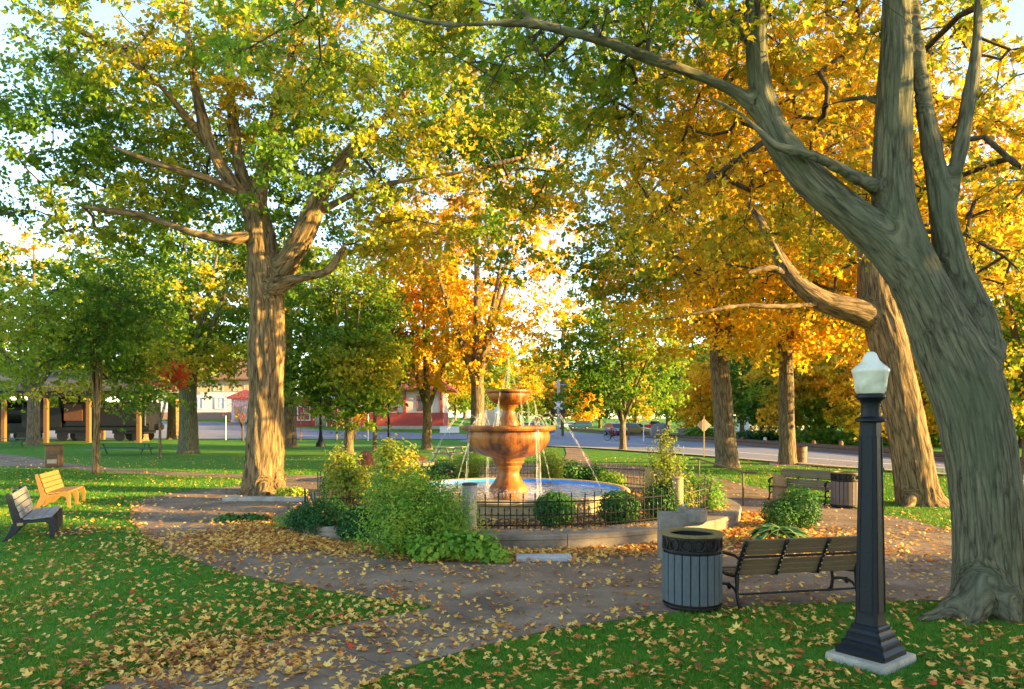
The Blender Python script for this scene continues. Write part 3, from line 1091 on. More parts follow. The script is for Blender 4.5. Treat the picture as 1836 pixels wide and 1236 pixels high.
def rej2(p):
    x, y, z = p
    if y < 7.4 or z < 4.55: return True
    if y < 9.75 and z < 6.35 + (.5 if x > 4 else 0) and x > 2.2: return True
    if y < 9.6 and z < 7.3 and abs(x - 4.8) < .75: return True
    if y < 9.4 and z < 6.9 and x > -3 and x < 3 and z < 6.2 + .10 * x: return True
    return False


build_tree('maple_tree', 'huge grey green maple with a split leaning trunk beside the near lamp post', b2, l2,
           [((4.6, 11.2, 8.2), (5.6, 3.6, 2.9)), ((-.3, 10.2, 7.9), (3.8, 2.3, 1.5)), ((8.2, 12, 6.9), (2.6, 3.0, 2.6)), ((3.2, 11.6, 6.6), (2.8, 2.2, 1.7))],
           420, 96, .105, M['leaf_yelgreen'], M['bark_grey'], 21, spread=.42, tpl=MAPLE, gap=-.22, dmin=.42, reject=rej2, fused=.025, relief=(.017, 10.0, .13), twigs=True, twig=.78, sides=22, tint0=.44, tvar=.30,
           tgrad=(.05, .08, .02), flat=.6)

# -- the big maple at the left
Y1 = 23.2
b1 = Vector(P(476, 886)); b1.z = -.03
l1 = [pl(Y1, (475, 893, 0.808), (475, 876, 0.677), (475, 855, 0.602), (476, 820, 0.564), (477, 760, 0.550), (478, 690, 0.540), (479, 620, 0.526), (478, 550, 0.526), (474, 490, 0.536), (468, 435, 0.489), (462, 395, 0.395), (458, 350, 0.320)),
      pl(Y1, (462, 440, 0.244), (440, 426, 0.160, -.4), (400, 429, 0.122, -.8), (350, 418, 0.103, -1.0), (290, 397, 0.085, -1.2), (225, 381, 0.085, -1.2), (150, 371, 0.056, -1.2), (80, 352, 0.028, -1.2)),
      pl(Y1, (455, 385, 0.263), (425, 340, 0.197, -.3), (388, 285, 0.179, -.5), (362, 212, 0.155, -.5), (346, 130, 0.122, -.3), (335, 30, 0.080), (328, -60, 0.047)),
      pl(Y1, (455, 370, 0.244), (432, 310, 0.188, .3), (418, 225, 0.164, .6), (413, 140, 0.132, 1), (402, 40, 0.085, 1), (395, -50, 0.047, 1)),
      pl(Y1, (462, 365, 0.282), (480, 280, 0.207, .2), (497, 195, 0.169, .4), (519, 120, 0.141, .4), (531, 40, 0.113, .4), (540, -60, 0.066)),
      pl(Y1, (490, 500, 0.395), (525, 455, 0.376, -.2), (552, 405, 0.310, -.3), (580, 340, 0.235, -.3), (625, 275, 0.169), (690, 210, 0.117, .5), (755, 130, 0.089, .8), (815, 45, 0.061, 1)),
      pl(Y1, (485, 520, 0.244, -.3), (525, 503, 0.179, -.5), (562, 494, 0.136, -.7), (588, 487, 0.103, -.9), (603, 468, 0.080, -.9), (618, 440, 0.047, -.7)),
      pl(Y1, (565, 385, .13), (640, 345, .075, -1), (740, 322, .05, -2), (850, 305, .034, -2.5), (960, 275, .02, -2.5)),
      pl(Y1, (380, 270, 0.113), (310, 180, 0.085, -1), (210, 90, 0.061, -1.5), (60, 20, 0.033, -1.5)),
      pl(Y1, (690, 210, 0.085, .5), (780, 190, 0.061, .3), (860, 120, 0.047), (930, 60, 0.028)),
      pl(Y1, (500, 200, 0.094, .4), (560, 130, 0.075, 1), (600, 60, 0.056, 1.2), (640, -20, 0.038, 1.2)),
      pl(Y1, (420, 345, 0.132, -.5), (370, 320, 0.103, -1.2), (300, 300, 0.075, -1.8), (200, 262, 0.047, -2)),
      pl(Y1, (472, 810, 0.282), (452, 872, 0.244, -.3), (434, 889, 0.141, -.45), (416, 897, 0.038, -.55)),
      pl(Y1, (480, 810, 0.282), (497, 872, 0.235, -.2), (514, 888, 0.122, -.3), (528, 894, 0.038, -.35)),
      pl(Y1, (476, 810, 0.282), (474, 872, 0.263, -.42), (470, 893, 0.150, -.75), (467, 902, 0.038, -1.0))]


def rej1(p):
    x, y, z = p
    if z < 6.7: return True
    if y < 23.8 and abs(x + 7.9) < 1.25 and z < 8.5: return True
    if y < 23.4 and abs(x + 8.9) < 1.3 and 9.0 < z < 12: return True
    return False


build_tree('maple_tree', 'big shaggy barked maple on the left with sunlit trunk and green yellow crown', b1, l1,
           [((-7.0, 24, 12.8), (9.5, 6.0, 5.2)), ((-3.0, 22.8, 9.9), (4.6, 3.0, 2.9)), ((-3.6, 22.6, 9.0), (2.6, 2.2, 1.8)), ((-13.5, 23.6, 11.0), (6, 3.5, 4.0)), ((.5, 23, 11.5), (3, 3, 2.2))],
           700, 125, .155, M['leaf_green'], M['bark_tan'], 33, spread=.58, tpl=KITE, gap=-.12, dmin=.55, reject=rej1, fused=.036, relief=(.062, 4.0, .11), twigs=True, twig=.78, sides=22, tint0=.50, tvar=.46, tgrad=(.05, .0, .08), flat=.38, nbias=.7)

# -- the leaning sunlit maple behind the far bench
Y3 = 20.3
b3 = Vector(P(1650, 907)); b3.z = -.03
l3 = [pl(Y3, (1656, 916, 0.765), (1650, 900, 0.630), (1643, 870, 0.558), (1632, 800, 0.517), (1612, 700, 0.500), (1592, 610, 0.495), (1572, 535, 0.486), (1566, 470, 0.414), (1560, 400, 0.342), (1550, 310, 0.270), (1535, 200, 0.198), (1530, 80, 0.117), (1528, -40, 0.054)),
      pl(Y3, (1572, 570, 0.396), (1530, 556, 0.342, -.2), (1480, 543, 0.297, -.3), (1440, 518, 0.261, -.4), (1412, 488, 0.207, -.4), (1390, 450, 0.153, -.4), (1360, 390, 0.099, -.3), (1310, 320, 0.072)),
      pl(Y3, (1425, 505, 0.099, -.4), (1385, 480, 0.077, -.6), (1340, 490, 0.054, -.8)),
      pl(Y3, (1470, 545, 0.090, -.4), (1400, 550, 0.068, -.8), (1330, 548, 0.054, -1), (1260, 560, 0.041, -1.2), (1170, 575, 0.023, -1.2)),
      pl(Y3, (1575, 500, 0.324), (1610, 420, 0.252, .4), (1640, 320, 0.189, .6), (1660, 200, 0.126, .6), (1670, 60, 0.063)),
      pl(Y3, (1555, 380, 0.180), (1500, 300, 0.144, .2), (1470, 220, 0.108, .3), (1430, 120, 0.072), (1400, 30, 0.045)),
      pl(Y3, (1545, 420, 0.126), (1450, 380, 0.090, -.5), (1340, 350, 0.063, -1), (1230, 330, 0.045, -1.3), (1120, 300, 0.027, -1.3)),
      pl(Y3, (1645, 830, 0.252), (1676, 893, 0.216, -.3), (1694, 908, 0.117, -.4), (1710, 916, 0.036, -.5)),
      pl(Y3, (1642, 830, 0.252), (1634, 893, 0.216, -.35), (1624, 911, 0.117, -.6), (1614, 920, 0.036, -.7))]


def rej3(p):
    x, y, z = p
    return z < 4.7 or (y < 20.5 and z < 6.6 and x > 7.4) or (y < 20.0 and z < 6.0 and x > 5.5)


build_tree('maple_tree', 'leaning maple with orange leaves and sunlit brown trunk behind the second bench', b3, l3,
           [((8.3, 24.0, 10.4), (7.0, 4.2, 4.6)), ((5.0, 23.2, 8.2), (3.2, 2.6, 2.4)), ((14, 23.5, 9.2), (4.2, 4, 4.0)), ((9.5, 24, 6.9), (4.0, 2.6, 1.8))],
           580, 100, .155, M['leaf_gold'], M['bark_tan'], 47, spread=.56, gap=-.14, dmin=.55, reject=rej3, fused=.036, relief=(.026, 5.2, .13), twigs=True, twig=.78, sides=20, tint0=.32, tvar=.50, tgrad=(.03, 0, .08), flat=.42, nbias=.7)


def forked(base, h, r, fork, n, spread, seed, lean=(0, 0), flare=1.5, bow=.12):
    """trunk limbs of an ordinary park tree: a flared trunk dividing into n rising limbs"""
    rd = random.Random(seed)
    b = Vector(base)
    top = b + Vector((lean[0], lean[1], fork))
    L = [[(b + Vector((0, 0, -.05)), r * flare), (b + Vector((0, 0, .25)), r * 1.15), (b.lerp(top, .3), r), (b.lerp(top, .7) + Vector((rd.gauss(0, .1) * r, 0, 0)), r * .93), (top, r * .86), (top + Vector((lean[0] * .2, 0, (h - fork) * .3)), r * .5),
          (top + Vector((lean[0] * .3 + rd.gauss(0, .3), rd.gauss(0, .3), (h - fork) * .65)), r * .28), (b + Vector((lean[0] * 1.3, lean[1], h * .96)), r * .06)]]
    for i in range(n):
        a = 2 * PI * i / n + rd.uniform(-.5, .5)
        s = spread * rd.uniform(.75, 1.1)
        d = Vector((math.cos(a), math.sin(a), 0))
        z0 = fork * rd.uniform(.82, 1.12)
        p0 = b.lerp(top, min(1, z0 / fork))
        hh = (h - z0) * rd.uniform(.55, .85)
        L.append([(p0 - Vector((0, 0, r)), r * .55), (p0 + d * s * .22 + Vector((0, 0, hh * .22)), r * .42), (p0 + d * s * .5 + Vector((0, 0, hh * .55)), r * .27), (p0 + d * s * .85 + Vector((0, 0, hh)), r * .08)])
    return L


def park_tree(label, px, py, h, r, fork, crown, ncl, mat, bark, seed, leaves=48, leaf=.24, n=5, spread=None, lean=(0, 0), name='maple_tree', Y=None, **kw):
    b = Vector(P(px, py)) if Y is None else Vector(((px - CX) * Y / F, Y, gz((px - CX) * Y / F, Y)))
    sp = spread or crown[0][1][0] * .8
    rd = random.Random(seed * 3)
    c0, r0 = crown[0]
    crown = list(crown)
    for k in range(4):                               # boughs that stand out of the main mass
        a = rd.uniform(0, 2 * PI)
        crown.append(((c0[0] + math.cos(a) * r0[0] * .72, c0[1] + math.sin(a) * r0[1] * .72, c0[2] + rd.uniform(-.55, .6) * r0[2]), (r0[0] * rd.uniform(.34, .5), r0[1] * .42, r0[2] * rd.uniform(.22, .34))))
    ells = [((b.x + lean[0] + c[0][0], b.y + lean[1] + c[0][1], b.z + c[0][2]), c[1]) for c in crown]
    return build_tree(name, label, b, forked(b, h, r, fork, n, sp, seed, lean), ells, ncl, leaves, leaf, mat, bark, seed, **kw)


park_tree('thick trunked maple with yellow orange crown beside the diamond road sign', 1304, 838, 17, .50, 6.2, [((-.5, -1, 10.6), (6.0, 5, 4.6)), ((-1, -2, 7.0), (4.4, 3, 2.0))], 330, M['leaf_gold'], M['bark_brown'], 51, leaves=54, leaf=.25,
          fused=.06, relief=(.02, 4, .14), lean=(-.45, 0), tint0=.32, tvar=.38, dmin=.6)
park_tree('straight brown maple trunk beside the wire litter barrel with a golden crown', 1412, 833, 16, .40, 6.0, [((.5, 0, 10), (5.4, 5, 4.4)), ((.6, -1, 6.9), (4.6, 3.4, 1.8))], 300, M['leaf_gold'], M['bark_brown'], 52, leaves=54, leaf=.26,
          fused=.06, relief=(.018, 4, .14), tint0=.38, tvar=.38, lean=(-.1, 0), dmin=.6)
park_tree('rounded green maple in front of the road and the dark blue car', 1117, 808, 13.2, .24, 2.4, [((0, 0, 8.0), (4.9, 4.6, 4.9)), ((0, 0, 4.2), (4.2, 3.8, 1.6))], 400, M['leaf_yelgreen'], M['bark_brown'], 53, leaves=42, leaf=.26, n=6,
          tint0=.30, tvar=.26, tgrad=(.10, 0, .06), dmin=.55, gap=-.3)
park_tree('tall golden orange maple straight behind the fountain', 856, 812, 22.5, .50, 5.4, [((.6, 0, 14.5), (6.6, 6, 8.2)), ((1.0, 0, 7.6), (5.2, 4.6, 3.0))], 430, M['leaf_gold'], M['bark_brown'], 54, leaves=42, leaf=.27, n=6, fused=.06, relief=(.018, 4, .14),
          tint0=.44, tvar=.34, dmin=.7, gap=-.12, twigs=True)
park_tree('low forking golden maple between the brick depot and the fountain', 765, 806, 19, .36, 3.4, [((0, 0, 12), (5.4, 5, 6.6)), ((-.6, 0, 7), (4.4, 4, 2.4)), ((.8, -.5, 6.2), (4.6, 3.5, 1.5))], 470, M['leaf_gold'], M['bark_brown'], 55, leaves=46, leaf=.30, n=4, tint0=.44, tvar=.34, dmin=.65, gap=-.22)
park_tree('dense dark green linden in front of the brick depot', 625, 815, 12.3, .30, 2.6, [((0, 0, 7.6), (4.2, 4.0, 4.9)), ((0, 0, 4.4), (4.4, 3.8, 1.9))], 460, M['leaf_dark'], M['bark_brown'], 56, name='linden_tree', Y=46, leaves=50, leaf=.24, n=6,
          tint0=.54, tvar=.40, tgrad=(.16, 0, .08), dmin=.5, gap=-.2)
park_tree('tall twin stemmed tree directly behind the big left maple', 517, 802, 20, .62, 5.5, [((0, 0, 13), (6, 5, 5.5))], 300, M['leaf_green'], M['bark_brown'], 57, leaves=44, leaf=.30, n=4, tint0=.5, tvar=.3, dmin=.7)
park_tree('thick grey trunked maple left of the shaggy maple, with a limb reaching right', 338, 814, 17, .60, 5.5, [((0, 0, 10.5), (7.5, 5.5, 5.0)), ((0, -1, 6.4), (6, 4, 1.8))], 480, M['leaf_green'], M['bark_grey'], 58, leaves=48, leaf=.26, n=6, fused=.06, relief=(.02, 4, .14),
          tint0=.50, tvar=.42, dmin=.65, gap=-.2)
park_tree('brown maple trunk just behind the grey trunked maple on the left lawn', 311, 788, 17, .62, 6, [((0, 0, 11), (6, 5, 5))], 240, M['leaf_green'], M['bark_tan'], 59, leaves=44, leaf=.32, tint0=.45, tvar=.3, dmin=.7)
park_tree('maple trunk rising by the end of the dark locomotive', 252, 791, 18, .66, 6, [((-1, 0, 11.5), (7, 5, 5.5))], 280, M['leaf_green'], M['bark_brown'], 60, leaves=44, leaf=.32, tint0=.4, tvar=.3, dmin=.7)
park_tree('young slender maple with layered green leaves by the thin side path', 172, 851, 9.6, .15, 2.3, [((-.4, 0, 5.9), (3.5, 3.2, 3.2)), ((-.7, 0, 3.7), (3.2, 2.8, 1.1))], 330, M['leaf_dark'], M['bark_tan'], 61, leaves=56, leaf=.17, n=6, lean=(.05, 0), tint0=.55, tvar=.46,
          dmin=.42, gap=-.25, flat=.35, spread=.55)
park_tree('tall leafy tree behind the locomotive shelter at the far left', 60, 800, 19, .5, 5, [((0, 0, 11.5), (7.5, 6, 6.5))], 380, M['leaf_green'], M['bark_brown'], 62, Y=62, leaves=44, leaf=.30, tint0=.48, tvar=.40, dmin=.7, gap=-.2)
park_tree('small tree with scarlet leaves between the left lawn trunks', 287, 800, 5.9, .08, 2.4, [((.1, 0, 4.9), (1.25, 1.0, .85))], 55, M['leaf_red'], M['bark_brown'], 63, Y=43, leaves=44, leaf=.19, n=4, tint0=.5, tvar=.3, dmin=.45)
park_tree('little bare branched tree with a few red leaves by the white house', 435, 790, 5.6, .10, 1.5, [((0, 0, 3.6), (1.7, 1.4, 1.8))], 60, M['leaf_red'], M['bark_twig'], 64, Y=74, leaves=4, leaf=.15, n=6, tint0=.6, tvar=.2, dmin=.4)
park_tree('small orange sapling standing before the brick depot', 636, 790, 4.2, .14, 1.2, [((0, 0, 2.9), (1.3, 1.1, 1.3))], 50, M['leaf_gold'], M['bark_tan'], 65, Y=76, leaves=30, leaf=.2, n=4, tint0=.75, tvar=.2, dmin=.35)
park_tree('slim green tree whose trunk stands beside the dark green linden', 672, 812, 11, .15, 3.2, [((0, 0, 7), (2.8, 2.6, 3.8))], 150, M['leaf_dark'], M['bark_brown'], 66, Y=54, leaves=44, leaf=.24, n=4, tint0=.45, tvar=.25, dmin=.5)
park_tree('yellow green maple at the right edge beyond the huge split maple', 1850, 852, 15, .35, 3.5, [((0, 0, 8), (5.2, 5, 5.8)), ((-.5, 0, 4.2), (4.2, 4, 1.8))], 420, M['leaf_yelgreen'], M['bark_brown'], 67, leaves=46, leaf=.24, n=5, tint0=.42, tvar=.34, dmin=.55)


# ------------------------------------------------------------------ shrubs and flower bed plants
def shrub(name, label, base, ells, n, leaf, mat, seed, cat='shrub', stems=6, tint0=.45, tvar=.3, tpl=KITE, up=.5, shell=.45, group=None, wide=1.0, lump=.25):
    rg = np.random.default_rng(seed)
    rd = random.Random(seed)
    B = Vector(base)
    root = thing(name, label, cat, B, group=group)
    vol = np.array([e[1][0] * e[1][1] * e[1][2] for e in ells]) ** .75
    vol /= vol.sum()
    g = MB()
    for e in ells:
        for k in range(stems):
            a = rd.uniform(0, 2 * PI)
            tip = Vector(e[0]) + Vector((math.cos(a) * e[1][0] * .75, math.sin(a) * e[1][1] * .75, e[1][2] * rd.uniform(.1, .8)))
            foot = Vector((e[0][0] * .7 + rd.gauss(0, .04), e[0][1] * .7 + rd.gauss(0, .04), -.02))
            mid = foot.lerp(tip, .5) + Vector((0, 0, .12 * (tip - foot).length))
            g.tube([foot, mid, tip], [.014, .009, .004], 5)
    g.build('stems', M['bark_twig'], root)['kind'] = 'stuff'
    P_, NN, TT = [], [], []
    for e, w in zip(ells, vol):
        k = int(n * w)
        v = rg.normal(size=(k, 3))
        v /= np.linalg.norm(v, axis=1, keepdims=True)
        rr = 1 - shell * rg.random(k) ** 1.5
        bump = np.array([1 + lump * noise.noise((q[0] * 2.3 + seed, q[1] * 2.3, q[2] * 2.3 + e[0][0])) + lump * .7 * noise.noise((q[0] * 6 + seed, q[1] * 6, q[2] * 6)) for q in v])
        p = np.array(e[0]) + v * np.array(e[1]) * (rr * bump)[:, None]
        ok = p[:, 2] > .015
        P_.append(p[ok]); NN.append((v * .9 + rg.normal(size=v.shape) * .55 + np.array([0, 0, up]))[ok])
        cl = np.array([noise.noise((q[0] * 2.2 + seed, q[1] * 2.2, q[2] * 2.2)) for q in p])
        TT.append((tint0 + tvar * cl + rg.normal(size=k) * .10)[ok])
    p, nn, tt = np.concatenate(P_), np.concatenate(NN), np.concatenate(TT)
    s = leaf * (.65 + .7 * rg.random(len(p)))
    o = inst_mesh('foliage', tpl[0], tpl[1], p, frames(nn, rg), np.stack([s * wide, s, s], 1), tt, mat, root)
    o['kind'] = 'stuff'
    return root


shrub('shrub', 'big sprawling light green bush spilling over the left front of the planter wall', (-1.75, 13.1, 0),
      [((-.1, .1, .72), (.95, .75, .72)), ((-.62, .6, 1.10), (.55, .5, .52)), ((.02, .5, 1.12), (.55, .45, .42)), ((.62, -.1, .50), (.62, .5, .46)), ((-.25, -.45, .38), (.75, .5, .42)), ((.35, .3, .85), (.6, .5, .45))],
      16000, .062, M['leaf_shrub'], 3, tint0=.5, tvar=.5, wide=.6, lump=.6, shell=.75)
shrub('trailing_plant', 'broad leaved bright green plant trailing onto the path right of the big bush', (-.62, 12.35, 0),
      [((0, 0, .22), (.42, .32, .26)), ((.28, -.10, .12), (.32, .26, .15)), ((-.35, .0, .26), (.38, .3, .28)), ((-.75, -.05, .2), (.4, .28, .24))], 1500, .105, M['leaf_shrub'], 4, cat='plant', tint0=.52, tvar=.3, wide=1.3, up=.7)
shrub('shrub', 'tall yellow lit bush rising behind the big light green bush', (-2.62, 16.3, .2),
      [((0, 0, 1.0), (.55, .5, .70)), ((-.2, .1, 1.35), (.32, .3, .38)), ((.35, -.1, .8), (.45, .4, .5))], 3800, .085, M['leaf_airy'], 5, tint0=.5, tvar=.5, shell=.8, lump=.5)
shrub('shrub', 'golden green bush inside the left fence beside the bare orange stems', (-3.95, 17.0, .2),
      [((.1, 0, .72), (.62, .5, .55)), ((-.1, .2, 1.15), (.35, .3, .42))], 3000, .085, M['leaf_airy'], 6, tint0=.42, tvar=.5, shell=.8, lump=.5)
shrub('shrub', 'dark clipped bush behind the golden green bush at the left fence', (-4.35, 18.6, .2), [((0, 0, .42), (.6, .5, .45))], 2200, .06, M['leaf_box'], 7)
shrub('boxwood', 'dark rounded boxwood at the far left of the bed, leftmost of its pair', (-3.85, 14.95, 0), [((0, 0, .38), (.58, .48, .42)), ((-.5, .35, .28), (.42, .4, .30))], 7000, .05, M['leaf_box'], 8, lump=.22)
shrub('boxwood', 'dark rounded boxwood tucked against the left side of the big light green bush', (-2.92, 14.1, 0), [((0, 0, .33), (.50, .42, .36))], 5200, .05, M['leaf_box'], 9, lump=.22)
shrub('ground_plant', 'low dark green plant by the path at the left tip of the leaf bed', (-6.35, 16.9, 0), [((-.25, 0, .08), (.3, .2, .12)), ((.3, 0, .07), (.42, .2, .11))], 900, .075, M['leaf_box'], 10, cat='plant', tint0=.8)
shrub('ground_plant', 'feathery light green plant low in the leaf bed left of the dark boxwoods', (-4.75, 15.75, 0), [((0, 0, .16), (.42, .3, .24)), ((.45, -.1, .12), (.32, .25, .18))], 2400, .06, M['leaf_shrub'], 11, cat='plant', tint0=.55, wide=.45, lump=.5)
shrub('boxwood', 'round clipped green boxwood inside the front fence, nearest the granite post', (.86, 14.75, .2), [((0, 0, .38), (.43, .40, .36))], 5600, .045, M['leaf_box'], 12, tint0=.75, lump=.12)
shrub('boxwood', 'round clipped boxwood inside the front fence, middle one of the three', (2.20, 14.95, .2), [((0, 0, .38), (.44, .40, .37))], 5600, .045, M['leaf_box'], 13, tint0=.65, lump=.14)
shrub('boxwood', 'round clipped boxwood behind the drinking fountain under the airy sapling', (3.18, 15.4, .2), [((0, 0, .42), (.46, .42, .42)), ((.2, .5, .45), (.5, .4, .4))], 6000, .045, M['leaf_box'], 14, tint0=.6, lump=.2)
shrub('sapling', 'airy yellow green sapling standing in the bed behind the drinking fountain', (3.30, 15.55, .2),
      [((0, 0, .75), (.52, .45, .45)), ((-.03, 0, 1.25), (.46, .4, .5)), ((-.02, 0, 1.72), (.24, .22, .38)), ((.3, .1, .5), (.4, .35, .35))], 3000, .07, M['leaf_airy'], 15, cat='young tree', stems=9, tint0=.35, tvar=.3, shell=1.0, wide=.6, lump=.6)
shrub('shrub', 'leafy mid green bush inside the sunlit right end of the fence', (4.55, 17.0, .2), [((0, 0, .45), (.42, .5, .48)), ((-.3, .5, .5), (.4, .4, .45))], 2600, .085, M['leaf_shrub'], 16, tint0=.25, wide=.5, lump=.4)
shrub('boxwood', 'larger rounded boxwood outside the right end of the planter wall', (6.25, 15.9, 0), [((.05, 0, .46), (.46, .42, .46)), ((-.42, -.15, .34), (.4, .36, .34))], 7500, .046, M['leaf_box'], 17, tint0=.75, lump=.25)
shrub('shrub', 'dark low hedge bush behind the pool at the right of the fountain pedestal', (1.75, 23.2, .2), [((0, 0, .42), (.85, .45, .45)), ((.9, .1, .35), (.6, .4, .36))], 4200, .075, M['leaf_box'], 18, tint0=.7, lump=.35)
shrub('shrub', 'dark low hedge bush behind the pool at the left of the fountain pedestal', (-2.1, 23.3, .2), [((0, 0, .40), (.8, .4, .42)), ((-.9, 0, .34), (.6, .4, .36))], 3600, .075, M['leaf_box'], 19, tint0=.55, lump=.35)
shrub('ornamental_grass', 'clump of tall drooping grass behind the fountain at the right', (1.15, 22.6, .2), [((0, 0, .62), (.45, .35, .62))], 2200, .22, M['leaf_airy'], 20, cat='grass clump', tint0=.15, wide=.10, shell=.9, up=0)
shrub('ornamental_grass', 'clump of tall drooping grass behind the fountain at the left', (-1.35, 22.6, .2), [((0, 0, .58), (.5, .35, .6))], 2200, .22, M['leaf_airy'], 22, cat='grass clump', tint0=.12, wide=.10, shell=.9, up=0)
shrub('shrub', 'small flowering bush before the fence at the right behind the pool', (3.05, 22.8, .2), [((0, 0, .25), (.55, .4, .28))], 1500, .07, M['leaf_shrub'], 23, tint0=.6)
shrub('ground_plant', 'bright green plant at the foot of the big shaggy maple by the fence', (-6.75, 22.2, 0), [((0, 0, .12), (.5, .3, .18))], 700, .085, M['leaf_shrub'], 24, cat='plant', tint0=.7)

# bare orange stems beside the left fence
root = thing('cut_stems', 'few bare orange stems sticking up inside the left fence', 'stems', (-4.28, 16.2, .2))
M['stem_orange'] = mk('stem_orange', (.55, .24, .06), (.4, .16, .04), 8, .7)
for dx, lean, h in ((-.12, -.18, .55), (.05, -.05, .48), (.14, .1, .60), (.2, .16, .42)):
    MB().tube([(dx, 0, 0), (dx + lean * .5, .02, h * .55), (dx + lean, 0, h)], [.03, .026, .02], 7).build('stem', M['stem_orange'], root)

# hosta with white edged leaves, each leaf its own piece
m, t, out = nt_new('hosta_leaf')
b = N(t, 'ShaderNodeBsdfPrincipled'); b.inputs['Roughness'].default_value = .45
tc = N(t, 'ShaderNodeTexCoord'); sx = N(t, 'ShaderNodeSeparateXYZ'); t.links.new(tc.outputs['UV'], sx.inputs[0])
at2 = N(t, 'ShaderNodeAttribute'); at2.attribute_name = 'edge'
nz = N(t, 'ShaderNodeTexNoise'); nz.inputs['Scale'].default_value = 18
t.links.new(coords(t), nz.inputs['Vector'])
ad = N(t, 'ShaderNodeMath', operation='MULTIPLY_ADD'); ad.inputs[1].default_value = .35
t.links.new(nz.outputs[0], ad.inputs[0]); t.links.new(at2.outputs['Fac'], ad.inputs[2])
rp = ramp(t, [(0, (.02, .13, .03)), (.45, (.04, .20, .04)), (.66, (.09, .28, .05)), (.80, (.42, .48, .12))])
t.links.new(ad.outputs[0], rp.inputs[0]); t.links.new(rp.outputs[0], b.inputs['Base Color'])
tl = N(t, 'ShaderNodeBsdfTranslucent'); t.links.new(rp.outputs[0], tl.inputs[0])
mx = N(t, 'ShaderNodeMixShader'); mx.inputs[0].default_value = .25
t.links.new(b.outputs[0], mx.inputs[1]); t.links.new(tl.outputs[0], mx.inputs[2]); t.links.new(mx.outputs[0], out.inputs[0])
M['hosta'] = m


def hosta_mesh():
    g = MB()
    nu, nv_ = 8, 6
    ed = []
    for i in range(nu + 1):
        s = i / nu
        w = .115 * math.sin(PI * min(1, s ** .75)) ** .8 if 0 < s < 1 else .004
        for j in range(nv_ + 1):
            q = (j / nv_ * 2 - 1)
            g.v.append((q * w, .10 + s * .30, .16 + .16 * s - .30 * s * s + .06 * q * q * (1 - s) + .012 * math.cos(q * 9)))
            ed.append(max(abs(q) ** 2.5, (s - .8) * 4 if s > .8 else 0))
    for i in range(nu):
        for j in range(nv_):
            k = i * (nv_ + 1) + j
            g.f.append((k, k + 1, k + nv_ + 2, k + nv_ + 1))
    me = bpy.data.meshes.new('leaf')
    me.from_pydata(g.v, [], g.f)
    a = me.attributes.new('edge', 'FLOAT', 'POINT')
    a.data.foreach_set('value', np.clip(ed, 0, 1).astype(np.float32))
    me.materials.append(M['hosta'])
    me.polygons.foreach_set('use_smooth', [True] * len(me.polygons))
    return me


hm = hosta_mesh()
root = thing('hosta', 'hosta with broad green leaves edged yellow behind the near bench', 'plant', (5.05, 13.75, 0))
for k in range(54):
    tier = k / 54
    a = k * 2.39996
    s = .70 + .55 * (1 - tier) * random.uniform(.6, 1.25)
    o = link('leaf', hm, root, (math.cos(a + PI / 2) * .12 * (1 - tier), math.sin(a + PI / 2) * .12 * (1 - tier), .0 + .12 * tier), (random.uniform(-.25, .35) + .6 * tier, random.uniform(-.45, .45), a + random.uniform(-.3, .3)))
    o.scale = (s * .95, s * 1.25, s)

# ------------------------------------------------------------------ street furniture near by
M['lamp_paint'] = mk('lamp_black_paint', (.006, .010, .014), (.004, .006, .009), 5, .5, .12, 40, spec=.25)
m, t, out = nt_new('milk_glass')
b = N(t, 'ShaderNodeBsdfPrincipled')
b.inputs['Base Color'].default_value = (.78, .80, .76, 1); b.inputs['Roughness'].default_value = .32
b.inputs['Subsurface Weight'].default_value = .35; b.inputs['Subsurface Radius'].default_value = (.08, .08, .08)
nz = N(t, 'ShaderNodeTexNoise'); nz.inputs['Scale'].default_value = 6; nz.inputs['Detail'].default_value = 6
t.links.new(coords(t), nz.inputs['Vector'])
rp = ramp(t, [(.3, (.46, .42, .30)), (.55, (.68, .65, .53))]); t.links.new(nz.outputs[0], rp.inputs[0]); t.links.new(rp.outputs[0], b.inputs['Base Color'])
t.links.new(b.outputs[0], out.inputs[0])
M['milk_glass'] = m


def sq_ring(w, z, ch=.0):
    h = w / 2
    if ch <= 0: return [(-h, -h, z), (h, -h, z), (h, h, z), (-h, h, z)]
    c = h - ch
    return [(-c, -h, z), (c, -h, z), (h, -c, z), (h, c, z), (c, h, z), (-c, h, z), (-h, c, z), (-h, -c, z)]


def loft(rings, g=None, cap=True):
    g = g or MB()
    b = len(g.v)
    n = len(rings[0])
    for r in rings: g.v += [tuple(v) for v in r]
    for i in range(len(rings) - 1):
        for j in range(n):
            q = (j + 1) % n
            g.f.append((b + i * n + j, b + i * n + q, b + (i + 1) * n + q, b + (i + 1) * n + j))
    if cap:
        g.f.append(tuple(b + j for j in reversed(range(n))))
        g.f.append(tuple(b + (len(rings) - 1) * n + j for j in range(n)))
    g.m = [0] * len(g.f)
    return g


